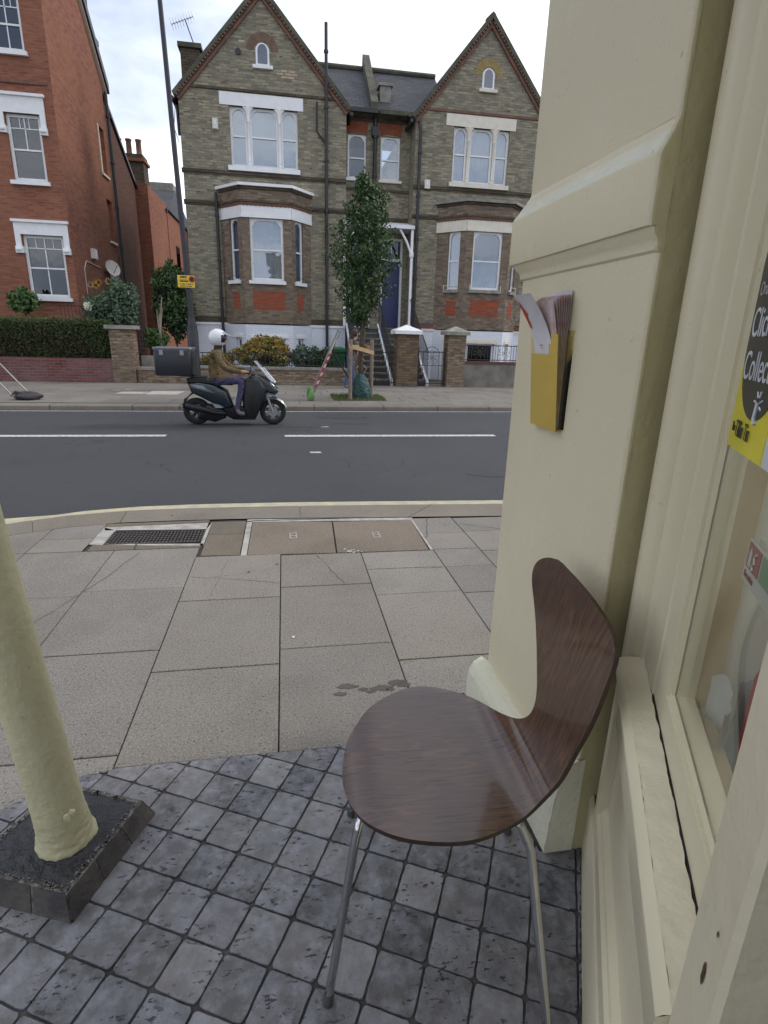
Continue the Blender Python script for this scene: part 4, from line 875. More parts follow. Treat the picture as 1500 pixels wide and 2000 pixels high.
def gable_house(root,X0,X1,apex,win,bayL,bayR,fL,fR,pale,archmat,side):
    """X0,X1 facade ends; apex x; win=(u0,u1) window group; bay plan bayL/bayR on wall, fL/fR front corners"""
    F=Fr(0,YF); LM=CREAMW if pale else WHITE; zE=8.22; zA=10.98
    k=MB(); holes=[(win[0],win[1],6.40,8.03)]
    bayh=(bayL,bayR,1.74,5.55); wall(k,F,X0,X1,1.72,zE,holes+[bayh],.16); 
    # gable triangle
    k.poly([F(X0,zE),F(X1,zE),F(apex,zA)])
    k.quad(F(X0,-.1),F(X0,-.1,-9),F(X0,zE,-9),F(X0,zE)); k.quad(F(X1,-.1),F(X1,-.1,-9),F(X1,zE,-9),F(X1,zE)); k.quad(F(X0,-.1,-9),F(X1,-.1,-9),F(X1,zE,-9),F(X0,zE,-9)); k.poly([F(X0,zE,-9),F(X1,zE,-9),F(apex,zA,-9)])
    k.build('front_wall',STOCK,root)
    k=MB(); wall(k,F,X0+.01,X1,-.1,1.72,[(bayL,bayR,-.1,1.71)],.05); k.build('basement_wall',WBR,root)
    k=MB(); k.fbox(F,X0-.03,X1,1.66,1.735,-.01,.035); k.build('basement_ledge',LM,root)
    # interior dark box and floors
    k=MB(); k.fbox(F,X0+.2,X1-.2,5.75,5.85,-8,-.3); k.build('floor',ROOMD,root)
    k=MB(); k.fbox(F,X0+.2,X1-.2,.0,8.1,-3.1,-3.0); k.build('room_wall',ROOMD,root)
    # string courses
    for z0,z1,pr in ((6.17,6.25,.05),(6.12,6.17,.03),(5.30,5.38,.05),(5.24,5.30,.025)):
        k=MB()
        if z0<5.6: k.fbox(F,X0-.04,bayL,z0,z1,-.01,pr); k.build('string_course',STOCKD,root); k=MB(); k.fbox(F,bayR,X1,z0,z1,-.01,pr)
        else: k.fbox(F,X0-.04,X1,z0,z1,-.01,pr)
        k.build('string_course',STOCKD,root)
    k=MB(); k.fbox(F,X0+.3,X1-.15,8.40,8.47,-.01,.035); k.build('string_course',STOCKD if not pale else TERRA,root)
    k=MB(); k.fbox(F,X0-.02,X1,1.735,1.93,-.01,.02); k.build('plinth_course',STOCKD if not pale else REDW,root)
    # lintel and window group
    L0,L1=win[0]-.28,win[1]+.18
    k=MB(); k.fbox(F,L0,L1,8.03,8.37,-.12,.02); lt=k.build('lintel',LM,root)
    k=MB(); k.fbox(F,win[0]-.10,win[1]+.06,6.27,6.40,-.2,.10); k.build('window_sill',LM,root)
    a,b=win; w=b-a; m1,m2=a+w*.27,a+w*.73
    for (u0,u1) in ((a,m1-.035),(m1+.035,m2-.035),(m2+.035,b)): sash(F,u0,u1,6.40,8.03,.10,root,curtain=BLIND if not pale else CURT,mid=.52)
    for mu in (m1,m2):
        k=MB(); q=F(mu,0,.0-.05); k.lathe([(.05,6.40),(.065,6.42),(.065,6.50),(.045,6.54),(.06,6.57),(.042,6.60),(.042,7.62),(.06,7.65),(.045,7.68),(.075,7.82),(.08,7.9),(.09,8.03)],(q[0],q[1],0),12); k.build('colonnette',LM,root,smooth=40)
        k=MB(); k.fprism(F,[(mu-.16,8.03),(mu+.16,8.03),(mu+.05,7.9),(mu-.05,7.9)],-.1,.0); k.build('capital',LM,root)
    # attic window with brick arch
    au_=apex+.02; k=MB(); 
    arc=[(au_-.20,9.12),(au_+.20,9.12),(au_+.20,9.50)]+[(au_+.20*math.cos(t),9.50+.20*math.sin(t)) for t in [PI*i/12 for i in range(1,13)]]
    k.fprism(F,arc,-.02,.012); aw=k.build('attic_window',WHITE,root)
    k=MB(); arc2=[(au_+(x-au_)*.72,9.17+(z-9.12)*.86) for x,z in arc]; k.fprism(F,arc2,.012,.016); k.build('pane',M('attic_pane_'+side,(.10,.12,.17),.08,bstr=0,spec=1.0),aw)
    k=MB(); k.fbox(F,au_-.30,au_+.30,9.03,9.12,-.02,.09); k.build('attic_sill',LM,root)
    n=17
    k=MB()
    for i in range(n):
        t0,t1=PI*(i+.08)/n,PI*(i+.92)/n
        k.fprism(F,[(au_+.24*math.cos(t0),9.50+.24*math.sin(t0)),(au_+.47*math.cos(t0),9.50+.47*math.sin(t0)),(au_+.47*math.cos(t1),9.50+.47*math.sin(t1)),(au_+.24*math.cos(t1),9.50+.24*math.sin(t1))],-.01,.008)
    k.build('brick_arch',archmat,root)
    # verge trims and roof
    ov=.16
    for sx,xe in ((-1,X0),(1,X1)):
        ex,ez=xe+sx*ov,zE-ov*(zA-zE)/abs(apex-xe)
        A_=(apex,zA+.17); B_=(ex,ez+.17)
        rake(F,*A_,*B_,0,.11,-.25,.13+.003*sx,'roof_verge',VERGE,root)
        rake(F,*A_,*B_,.115,.05,-.1,.10+.003*sx,'verge_dark_course',STOCKD,root)  # dark brick strip between verge and trim
        rake(F,*A_,*B_,.17,.085,-.1,.07+.003*sx,'verge_brick_trim',TERRA,root)
        d=Vector((B_[0]-A_[0],B_[1]-A_[1])); L_=d.length; d.normalize(); nn=Vector((-d.y,d.x)); nn=nn if nn.y<0 else -nn
        k=MB(); 
        for i in range(int(L_/.11)):
            p=Vector(A_)+d*(i*.11+.03)+nn*.115; q=p+d*.055; k.fprism(F,[tuple(p),tuple(q),tuple(q+nn*.05),tuple(p+nn*.05)],.10,.125)
        k.build('dentil_course',TERRA,root)
    for sx,xe in ((-1,X0),(1,X1)):
        ex=xe+sx*ov; ez=zE-ov*(zA-zE)/abs(apex-xe)+.12
        k=MB(); p=[F(apex,zA+.14,-.2),F(ex,ez,-.2),F(ex,ez,-9.2),F(apex,zA+.14,-9.2)]; q=[(x,y,z-.08) for x,y,z in p]
        k.add(p+q,[(0,1,2,3),(4,7,6,5),(0,4,5,1),(1,5,6,2),(2,6,7,3),(3,7,4,0)]); k.build('roof_slope',SLATE,root)
        if sx==(-1 if side=='left' else 1) or True:
            k=MB(); xg=ex; k.tube([F(xg,ez-.10,.10),F(xg,ez-.10,-9)],.055,8); k.build('gutter',IRON,root)
    # ---- bay, three faces, two storeys of wall (basement + ground)
    yb=YF; yf=19.8; pts=[(bayL,yb),(fL,yf),(fR,yf),(bayR,yb)]
    segs=[]
    for (xa,ya),(xb_,yb_) in zip(pts,pts[1:]):
        ang=math.atan2(yb_-ya,xb_-xa); segs.append((Fr(xa,ya,ang),math.hypot(xb_-xa,yb_-ya)))
    for i,(G,Ls) in enumerate(segs):
        if i==1: c0,c1=Ls/2-.52,Ls/2+.50
        else: c0,c1=(Ls*.40,Ls*.80) if i==0 else (Ls*.20,Ls*.60)
        zs0,zs1=3.03,4.84
        k=MB(); wall(k,G,0,Ls,1.735,5.70,[(c0,c1,zs0,zs1)],.14); k.build('bay_wall',BAYB,root)
        k=MB(); bz=(.10,1.28) if i==1 else (.35,1.28)
        bc0,bc1=(c0,c1) if i==1 else (c0+.06,c1-.06)
        wall(k,G,0,Ls,-.1,1.69,[(bc0,bc1,*bz)],.14); k.build('bay_basement_wall',WBR if not (pale and i==1) else MATS['white_painted_brick'],root)
        k=MB(); k.fbox(G,bc0-.10,bc1+.10,1.28,1.37,-.1,.03); k.fbox(G,bc0-.05,bc1+.05,1.37,1.42,-.1,.015); k.build('basement_lintel',LM,root)
        sash(G,bc0,bc1,bz[0],bz[1],.08,root,curtain=None if i!=1 else None,pane=GLASSD,arch=False,mid=.97,name='basement_window')
        k=MB(); k.fbox(G,0 if i else -.02,Ls+(0 if i<2 else .02),4.84,5.17,-.12,.035); k.build('bay_lintel',LM,root)
        k=MB(); k.fbox(G,c0-.08,c1+.06,2.93,3.03,-.16,.09); k.build('bay_sill',WHITE if not pale else STONE,root)
        if i==1: k=MB(); k.fbox(G,c0+.02,c1+.02,2.16,2.72,-.02,.006); k.build('red_brick_panel',REDP,root)
        else: k=MB(); k.fbox(G,c0+.04,c1-.04,2.18,2.68,-.02,.006); k.build('red_brick_panel',REDP,root)
        for z0,z1,pr,mt in ((5.20,5.26,.05,TERRA),(5.26,5.32,.08,STOCKD),(5.62,5.68,.04,STOCKD)):
            k=MB(); k.fbox(G,-.02,Ls+.02,z0,z1,-.01,pr); k.build('bay_course',mt,root)
        k=MB()
        nn=int(Ls/.12)
        for q in range(nn): u=(q+.5)*Ls/nn; k.fprism(G,[(u-.05,5.20),(u+.05,5.20),(u+.025,5.16),(u-.025,5.16)],-.01,.055)
        k.build('scalloped_course',TERRA,root)
        k=MB(); k.fbox(G,-.06,Ls+.06,5.70,5.78,-.3,.12); k.build('bay_coping',WHITE if not pale else STONE,root)
        if i==1: 
            dark=pale
            sash(G,c0,c1,zs0,zs1,.07,root,halfcurt=dark,curtain=CURT)
        else: sash(G,c0,c1,zs0,zs1,.07,root,fw=.05)
        k=MB(); 
        for u in (c0-.05,c1+.03): k.tube([G(u,3.04,.07),G(u,3.17,.07)],.009,5)
        k.tube([G(c0-.06,3.16,.07),G(c1+.04,3.16,.07)],.007,5) if i!=1 else None
        k.build('sill_guard',IRON if not pale else WHITE,root)
    k=MB(); k.poly([(x,y,5.74) for x,y in pts]); k.build('bay_roof',STONE,root)
hL=thing('brick_house','gabled stock brick house with white stone lintels left of the street tree','house',(-.45,20.6,0),'pair of gabled brick houses')
hR=thing('brick_house','gabled brick house with cream lintels partly hidden behind the cream pillar','house',(6.7,20.6,0),'pair of gabled brick houses')
gable_house(hL,-2.93,2.13,-.43,(-1.46,.60),-1.88,.97,-1.19,.33,False,M('brown_brick_arch',(.21,.125,.085),.85,(.14,.09,.065)),'left')
YARCH=M('yellow_brick_arch',(.36,.27,.10),.8,(.28,.2,.07))
gable_house(hR,4.38,9.0,6.68,(5.66,7.58),5.26,8.35,6.06,7.60,True,YARCH,'right')
# round vent, small patched bricks, chimney
FF=Fr(0,YF)
k=MB(); k.lathe([(0,-.03),(.085,-.03),(.085,.0),(0,0)],(-1.12,YF-.01,9.42),16,'y'); k.build('round_vent',IRON,hL)
PB2=M('pale_new_brick',(.50,.40,.28),.85,(.4,.3,.2)); k=MB()
for u,z in ((.12,9.02),(.36,9.02),(0,8.94),(.24,8.94),(.42,8.94),(.14,8.86),(.34,8.86),(-1.1,9.66)): k=MB(); k.fbox(FF,u,u+.19,z,z+.055,-.01,.004); k.build('new_brick',PB2,hL)
k=MB(); k.box(-3.05,-2.45,22.6,23.4,8.0,10.15); k.build('chimney',STOCKD,hL); k=MB(); k.box(-3.12,-2.38,22.53,23.47,10.15,10.28); k.build('chimney_cap',VERGE,hL)
# recess between the gables: door walls, twin windows, slate roof with party parapet
YR=21.4; FRc=Fr(0,YR)
for root,a,b,wn,dn,rm in ((hL,2.13,3.24,(2.26,2.88),(2.35,3.10),'red'),(hR,3.24,4.38,(3.37,4.03),(3.46,4.24),'y')):
    k=MB(); wall(k,FRc,a,b,1.72,8.5,[(*wn,6.50,7.80),(*dn,1.74,4.72)],.14); k.build('recess_wall',STOCK if root is hL else STOCK,root)
    sash(FRc,*wn,6.50,7.80,.06,root,fw=.055,pane=GLASSD if root is hL else GLASS,curtain=None,mid=.47,deep=.1)
    k=MB(); k.fbox(FRc,wn[0]-.06,wn[1]+.08,6.42,6.50,-.1,.08); k.build('window_sill',WHITE if root is hL else CREAMW,root)
    # red brick flat arch
    k=MB(); n=13; c=(wn[0]+wn[1])/2; hw=(wn[1]-wn[0])/2+.02
    for i in range(n):
        s0,s1=-1+2*(i+.06)/n,-1+2*(i+.94)/n
        k.fprism(FRc,[(c+s0*hw,7.80+.05*(1-s0*s0)),(c+s1*hw,7.80+.05*(1-s1*s1)),(c+s1*hw*1.16,8.2),(c+s0*hw*1.16,8.2)],-.02,.012)
    k.build('window_arch',REDP,root)
    for z0,z1 in ((6.14,6.22),(5.26,5.36)): k=MB(); k.fbox(FRc,a,b,z0,z1,-.01,.04); k.build('string_course',STOCKD,root)
    k=MB(); k.fbox(FRc,a,b,8.18,8.28,-.05,.04); k.build('eaves_course',STOCKD,root)
def roofslab(x0,x1,ya,za,yb,zb,name,mat,root,th=.08):
    m=MB(); m.add([(x0,ya,za),(x1,ya,za),(x1,yb,zb),(x0,yb,zb),(x0,ya,za-th),(x1,ya,za-th),(x1,yb,zb-th),(x0,yb,zb-th)],[(0,1,2,3),(7,6,5,4),(0,4,5,1),(1,5,6,2),(2,6,7,3),(3,7,4,0)]); return m.build(name,mat,root)
roofslab(1.2,3.12,21.05,8.42,23.4,10.33,'recess_roof',SLATE,hL); roofslab(3.12,5.6,21.05,8.42,23.4,10.33,'recess_roof',SLATE,hR)
roofslab(1.2,5.6,23.4,10.33,25.5,8.6,'rear_roof',SLATE,hR)
k=MB(); k.tube([(1.2,23.4,10.38),(5.6,23.4,10.38)],.09,8); k.build('ridge_tile',VERGE,hR)
k=MB(); k.add([(2.98,21.1,8.44),(3.22,21.1,8.44),(3.22,23.6,10.48),(2.98,23.6,10.48),(2.98,21.1,8.66),(3.22,21.1,8.66),(3.22,23.5,10.86),(2.98,23.5,10.86)],[(0,1,2,3),(7,6,5,4),(0,4,5,1),(1,5,6,2),(2,6,7,3),(3,7,4,0)]); k.build('party_parapet',VERGE,hL)
k=MB(); k.box(3.34,3.70,21.55,21.95,8.7,9.28); k.build('roof_vent_stack',STONE,hR); k=MB(); k.box(3.28,3.76,21.5,22.0,9.28,9.36); k.build('stack_cap',STONE,hR)
for root,x0,x1 in ((hL,2.05,3.2),(hR,3.26,4.45)):
    k=MB(); k.box(x0,x1,20.93,21.05,8.30,8.42); k.build('gutter',IRON if root is hL else VERGE,root)
# downpipes
def pipe(root,pts,r=.05,name='downpipe',brk=True):
    m=MB(); m.tube(pts,r,10)
    for p,q in zip(pts,pts[1:]):
        L_=(Vector(q)-Vector(p)).length
        if L_>1.4 and abs(p[0]-q[0])+abs(p[1]-q[1])<.1:
            n=int(L_/1.5)
            for i in range(n+1): t=(i+.5)/(n+1); c=lerp(p,q,t); m.lathe([(r,-.04),(r*1.45,-.035),(r*1.45,.035),(r,.04)],c,10)
    return m.build(name,IRON,root,smooth=40)
pipe(hL,[(1.49,20.5,10.35),(1.49,20.5,6),(1.49,20.5,.2)]); pipe(hL,[(1.20,20.5,8.3),(1.20,20.5,7.5),(1.42,20.5,7.25),(1.49,20.5,7.2)],.035)
pipe(hL,[(-1.98,20.48,5.6),(-1.98,20.48,3),(-1.98,20.48,.0)],.045)
pipe(hL,[(-3.02,20.9,8.0),(-3.0,20.9,7.2)],.05)
pipe(hR,[(4.15,21.0,8.35),(4.5,20.55,8.05),(4.52,20.5,7.8),(4.52,20.5,4),(4.52,20.5,.2)],.05)
pipe(hR,[(3.16,21.28,8.3),(3.16,21.28,6.0),(3.16,21.28,4.9)],.06); k=MB(); k.box(3.05,3.27,21.2,21.38,7.75,8.0); k.build('rainwater_head',IRON,hR)
# cables on the left corner
k=MB(); k.tube([(-3.02,20.55,7.9),(-3.1,20.55,7.3),(-2.98,20.55,6.9)],.008,4); k.build('cable',IRON,hL)
# doors, canopies, steps
BLUE=M('blue_door_paint',(.018,.03,.13),.35,bstr=.03); STEP=M('worn_step_stone',(.22,.20,.18),.85,(.10,.095,.085),scale=4,bs=30,bstr=.4); STEPD=M('dark_step_riser',(.09,.085,.08),.9,(.05,.048,.045),scale=4)
WSTR=M('white_string_paint',(.78,.79,.82),.5,(.62,.63,.66),scale=6,bs=40,bstr=.2)
for root,a,b,lab in ((hL,2.35,3.10,'l'),(hR,3.46,4.24,'r')):
    m=MB(); m.fbox(FRc,a+.07,b-.07,1.76,3.98,-.20,-.16); 
    m.fbox(FRc,a+.15,(a+b)/2-.04,1.9,2.7,-.165,-.155); m.fbox(FRc,(a+b)/2+.04,b-.15,1.9,2.7,-.165,-.155); m.fbox(FRc,a+.15,(a+b)/2-.04,2.9,3.8,-.165,-.155); m.fbox(FRc,(a+b)/2+.04,b-.15,2.9,3.8,-.165,-.155)
    dd=m.build('front_door',BLUE,root); m=MB(); m.lathe([(0,-.03),(.03,-.02),(.035,0),(0,.02)],(a+.16,YR+.14,2.85),12,'y'); m.build('door_knob',M('brass_'+lab,(.5,.38,.12),.3,metal=1,bstr=0),dd,smooth=40)
    m=MB(); m.fbox(FRc,a,a+.07,1.74,4.72,-.2,-.05); m.fbox(FRc,b-.07,b,1.74,4.72,-.2,-.05); m.fbox(FRc,a+.07,b-.07,3.98,4.06,-.2,-.05); m.fbox(FRc,a+.07,b-.07,4.64,4.72,-.2,-.05); m.fbox(FRc,(a+b)/2-.02,(a+b)/2+.02,4.06,4.64,-.18,-.1); m.build('door_frame',WHITE,root)
    m=MB(); m.fbox(FRc,a+.07,b-.07,4.06,4.64,-.18,-.17); m.build('fanlight_pane',GLASSD,root)
for root,a,b in ((hL,2.05,3.2),(hR,3.3,4.42)):
    m=MB(); m.add([(a,20.35,4.98),(b,20.35,4.98),(b,21.38,5.22),(a,21.38,5.22),(a,20.35,4.88),(b,20.35,4.88),(b,21.38,4.88),(a,21.38,4.88)],[(0,1,2,3),(7,6,5,4),(0,4,5,1),(1,5,6,2),(2,6,7,3),(3,7,4,0)]); m.build('porch_canopy',WSTR,root)
    for x in ((a+.03,) if root is hL else (b-.06,)):
        m=MB(); m.box(x-.04,x+.04,20.42,20.5,1.74,4.88); m.tube([(x,20.46,4.1),(x+(.18 if root is hL else -.18),20.46,4.5),(x+(.42 if root is hL else -.42),20.46,4.88)],.04,6); m.lathe([(.05,4.0),(.08,4.05),(.08,4.15),(.05,4.2)],(x,20.46,0),8); m.build('porch_post',WHITE,root)
def stairs(root,xa,xb_,side):
    n=10; z1=1.72; y0,y1=17.62,20.42
    m=MB(); q=MB()
    for i in range(n):
        za,zb=z1*i/n,z1*(i+1)/n; ya=y0+(y1-y0)*i/n; yb_=y0+(y1-y0)*(i+1)/n
        m.box(xa,xb_,ya-.02,yb_+.01,zb-.05,zb); q.box(xa+.01,xb_-.01,ya,yb_+.02,-.1,zb-.05)
    m.box(xa,xb_,y1,YR-.02,z1-.06,z1+.003); q.box(xa+.01,xb_-.01,y1+.02,YR-.03,-.1,z1-.06)
    m.build('step_tread',STEP,root); q.build('step_riser',STEPD,root)
    for x in side:
        m=MB(); m.add([(x-.04,y0-.15,-.05),(x+.04,y0-.15,-.05),(x+.04,y1,z1-.05),(x-.04,y1,z1-.05),(x-.04,y0-.15,.14),(x+.04,y0-.15,.14),(x+.04,y1,z1+.13),(x-.04,y1,z1+.13)],[(0,1,2,3),(7,6,5,4),(0,4,5,1),(1,5,6,2),(2,6,7,3),(3,7,4,0)]); m.build('stair_string',WSTR,root)
        m=MB(); m.tube([(x,y0-.12,1.0),(x,y1,z1+.95),(x,20.9,z1+.95)],.018,6)
        for i in range(24):
            t=i/23; y=y0-.1+(y1-y0)*t; z=.1+z1*t; m.tube([(x,y,z),(x,y,z+.9)],.009,5)
        m.build('stair_railing',IRON,root)
stairs(hL,2.17,3.22,(2.17,3.26)); stairs(hR,3.34,4.34,(4.38,))
k=MB(); k.box(1.9,4.6,17.5,20.55,-.1,-.03); k.build('area_floor',STEPD,hL)
# small things fixed to the fronts
AL=M('alarm_plastic',(.70,.68,.62),.45,(.6,.56,.5),scale=10,bstr=0)
def boxthing(x,y,z,label,w=.15,h=.28,d=.09):
    t=thing('alarm_box',label,'alarm box',(x,y,z)); m=MB(); m.box(x-w/2,x+w/2,y-d,y,z-h/2,z+h/2); m.box(x-w/2-.012,x+w/2+.012,y-.02,y+.0,z-h/2-.012,z+h/2+.012); m.build('cover',AL,t)
    m=MB(); m.box(x-.03,x+.03,y-d-.006,y-d,z-.02,z+.09); m.build('badge',WHITE,t)
boxthing(-1.89,YF-.01,7.49,'off-white alarm box high on the left house beside the upper window'); boxthing(4.82,YF-.01,6.28,'white alarm box on the right house beside the black downpipe',.18,.26)
t=thing('tv_aerial','grey television aerial on a pole above the left chimney of the left house','aerial',(-2.72,22.9,10.28))
k=MB(); k.tube([(-2.60,22.9,10.25),(-2.86,22.9,10.98)],.018,6); k.build('mast',IRON,t)
k=MB(); k.tube([(-3.30,22.9,10.85),(-2.62,22.9,11.12)],.012,5)
for i in range(9):
    q=lerp((-3.30,22.9,10.85),(-2.62,22.9,11.12),i/8); k.tube([(q[0]-.0,q[1]-.25,q[2]-.07),(q[0],q[1]+.25,q[2]+.07)],.008,4); k.tube([(q[0]+.05,q[1],q[2]-.16),(q[0]-.05,q[1],q[2]+.16)],.008,4)
k.build('aerial_elements',M('aluminium',(.35,.35,.36),.4,metal=.7,bstr=0),t)
# ================================================================ red brick house on the left and the ranges behind it
YRD=19.5; XR=-6.08
hr=thing('red_brick_house','tall red brick house with white window heads at the left edge behind the hedge','house',(-9,19.5,0))
G=Fr(0,YRD); 
W1=(-7.43,-6.27); 
lower=(-7.40,-6.30,2.28,3.98); mid_=(-7.38,-6.50,5.36,7.02); up_=(-7.42,-6.64,8.45,9.75)
k=MB(); wall(k,G,-14,XR,-.1,12.5,[lower,mid_,up_,(-10.6,-9.4,2.28,3.98),(-10.5,-9.5,5.36,7.02)],.14); k.build('front_wall',REDB,hr)
# side wall with two tall narrow recessed lights
Gs=Fr(XR,YRD,PI/2); # u runs back
k=MB(); wall(k,Gs,0,5.25,-.1,9.6,[(4.3,4.95,4.45,5.85),(4.15,4.85,6.6,8.1)],.12); k.poly([Gs(0,9.6),Gs(5.25,9.6),Gs(5.25,9.62),Gs(0,14.2)]); k.build('side_wall',REDB,hr)
k=MB(); k.fbox(Gs,4.32,4.93,4.47,5.83,-.13,-.11); k.fbox(Gs,4.17,4.83,6.62,8.08,-.13,-.11); k.build('blind_recess',REDB,hr)
for a,b,z in ((4.25,5.0,4.40),(4.10,4.9,6.55)): k=MB(); k.fbox(Gs,a,b,z,z+.07,-.12,.06); k.build('recess_sill',CREAMW,hr)
k=MB(); k.fbox(Gs,4.1,4.17,6.6,8.1,-.02,.03); k.build('recess_trim',CREAMW,hr)
# roof verge on the side (dark barge), top slopes down to the rear
k=MB(); P=[(-.4,14.75),(5.55,9.55)]; k.fprism(Gs,[(-.4,14.6),(5.6,9.45),(5.6,9.75),(-.4,14.9)],-.3,.16); k.build('roof_barge',IRON,hr)
k=MB(); k.fprism(Gs,[(-.4,14.55),(5.5,9.42),(5.5,9.46),(-.4,14.6)],-.05,.10); k.build('barge_line',CREAMW,hr)
k=MB(); k.fbox(Gs,4.5,5.3,9.3,10.75,-.8,-.03); k.build('chimney',STOCKD,hr); k=MB(); k.fbox(Gs,4.45,5.35,10.75,10.9,-.85,.03); k.build('chimney_cap',IRON,hr)
pipe(hr,[(XR+.08,YRD+5.32,9.4),(XR+.08,YRD+5.32,5),(XR+.08,YRD+5.32,0)],.06)
# low sloping band of darker brick
k=MB(); k.fbox(G,-9.6,XR-.12,7.72,7.80,-.01,.04); k.build('string_course',TERRA,hr)
def head(u0,u1,z,zt,over):
    m=MB(); m.fbox(G,u0-over,u1+over,z,zt,-.1,.05); m.fbox(G,u0-over,u0-.02,z-.32,z,-.1,.05); m.fbox(G,u1+.02,u1+over,z-.32,z,-.1,.05); h=m.build('window_head',WHITE,hr)
    m=MB(); m.fbox(G,u0-over-.04,u1+over+.04,zt,zt+.07,-.1,.11); m.build('head_cornice',WHITE,h)
    for uu in ((u0-over+.0),(u1+.0)):
        m=MB(); m.fbox(G,uu-.02,uu+over+.02,z-.50,z-.32,-.1,.08); 
        for q in range(3): m.lathe([(0,-.14),(.035,-.13),(.035,-.10),(0,-.09)],(uu+.03+q*.045 if over>.1 else uu,YRD,z-.41),8,'y')
        m.build('carved_bracket',WHITE,h)
def bigsash(h,bars,curt=None):
    u0,u1,z0,z1=h; wf=sash(G,u0,u1,z0,z1,.09,hr,fw=.08,mid=.48,pane=GLASSD,curtain=curt,arch=False)
    m=MB(); zm=z0+(z1-z0)*.48; uc=(u0+u1)/2
    m.fbox(G,uc-.014,uc+.014,z0+.08,zm,-.152,-.10) if bars!=2 else None
    m.fbox(G,uc-.014,uc+.014,zm,z1-.08,-.152,-.10); zt=z1-.08-(z1-zm)*.30; m.fbox(G,u0+.08,u1-.08,zt-.012,zt+.012,-.152,-.10)
    for q in ((.25,.75) if bars!=2 else (.33,.66)): uu=u0+.08+(u1-u0-.16)*q; m.fbox(G,uu-.01,uu+.01,zt,z1-.08,-.152,-.102)
    m.build('glazing_bar',WHITE,wf)
    m=MB(); m.fbox(G,u0-.07,u1+.07,z0-.10,z0,-.2,.10); m.build('window_sill',WHITE,hr)
bigsash(lower,1); head(-7.40,-6.30,3.98,4.30,.17); bigsash(mid_,2); head(-7.38,-6.50,7.02,7.42,.16); bigsash(up_,1,BLIND); bigsash((-10.6,-9.4,2.28,3.98),1); bigsash((-10.5,-9.5,5.36,7.02),2); head(-10.6,-9.4,3.98,4.30,.17)
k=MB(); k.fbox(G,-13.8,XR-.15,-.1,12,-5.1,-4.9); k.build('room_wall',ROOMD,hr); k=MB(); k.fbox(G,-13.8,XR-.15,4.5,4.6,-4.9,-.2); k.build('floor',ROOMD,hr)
k=MB(); k.fprism(Gs,[(0,12.5),(0,14.2),(5.4,9.6),(5.4,9.5)],-.3,-.02); k.build('gable_infill',REDB,hr)
# satellite dish, boxes, white hopper on the side wall
t=thing('satellite_dish','white satellite dish on the side wall of the red brick house','satellite dish',(XR+.3,YRD+2.9,3.45))
k=MB(); n=20
c0=Vector((XR+.30,YRD+2.9,3.42)); nx=Vector((.72,-.62,.3)).normalized(); ex1=nx.orthogonal().normalized(); ex2=nx.cross(ex1)
for j in range(5):
    r_=.27*j/4
    for q in range(n): a=2*PI*q/n; k.v.append(tuple(c0+ex1*r_*math.cos(a)+ex2*r_*math.sin(a)+nx*(.06*(j/4)**2)))
for j in range(4):
    for q in range(n): k.f.append([j*n+q,j*n+(q+1)%n,(j+1)*n+(q+1)%n,(j+1)*n+q]); k.m.append(0)
k.build('dish',AL,t,smooth=60); k=MB(); k.tube([(XR,YRD+2.95,3.3),(XR+.2,YRD+2.95,3.3),tuple(c0)],.02,6); k.tube([tuple(c0-Vector((0,0,.22))),tuple(c0+nx*.32)],.012,5); k.build('arm',IRON,t)
def wallbox(u,z,label,w=.16,h=.3):
    t=thing('meter_box',label,'wall box',Gs(u,z)); m=MB(); m.fbox(Gs,u-w,u+w,z-h/2,z+h/2,0,.12); m.build('cover',AL,t); m=MB(); m.fbox(Gs,u-w*.5,u+w*.5,z-h*.3,z+h*.3,.12,.126); m.build('lid',WHITE,t)
wallbox(1.9,3.75,'pale alarm box on the side wall of the red brick house, left of the dish'); wallbox(3.9,3.15,'white box low on the side wall of the red brick house, right of the dish',.12,.5)
k=MB(); k.tube([Gs(.9,1.6,.02),Gs(.85,3.2,.02),Gs(1.1,3.45,.02),Gs(2.6,3.4,.02)],.012,5); k.build('white_cable',AL,hr)
k=MB(); k.tube([Gs(4.0,3.5,.06),Gs(3.3,3.5,.06),Gs(3.3,2.4,.06)],.045,8); k.build('waste_pipe',IRON,hr)
# rear range and further blocks
def range_(label,x0,x1,y0,y1,h,cat='house',mat=REDB,name='rear_brick_house',roof=None,side=None):
    t=thing(name,label,cat,((x0+x1)/2,y0,0)); m=MB(); m.box(x0,x1,y0,y1,-.1,h); m.build('wall',mat,t); return t
r1=thing('rear_brick_house','plain red brick rear range directly behind the tall red house','house',(-8,26,0))
Gr=Fr(-6.25,24.9,PI/2)
k=MB(); wall(k,Gr,0,4.4,-.1,7.2); k.poly([Gr(0,7.2),Gr(4.4,7.2),Gr(4.4,7.35),Gr(0,9.6)]); k.build('side_wall',REDW if False else brick('dark_red_brick',(.20,.09,.06),(.13,.065,.05),(.13,.09,.075),stain=(.1,.07,.06)),r1); k=MB(); k.fbox(Gr,4.38,4.42,0,7.3,-6,0); k.build('end_wall',REDB,r1)
k=MB(); k.fprism(Gr,[(-.1,9.7),(4.6,7.28),(4.6,7.42),(-.1,9.85)],-.5,.08); k.build('roof_edge',IRON,r1)
k=MB(); k.fbox(Gr,2.0,2.5,2.0,2.9,.0,.03); k.build('side_window',GLASSD,r1); k=MB(); k.fbox(Gr,1.9,2.6,2.9,3.05,0,.06); k.build('side_lintel',CREAMW,r1)
r2=thing('rear_brick_house','dark red block with chimney pots beyond the rear range','house',(-6.5,29.5,0))
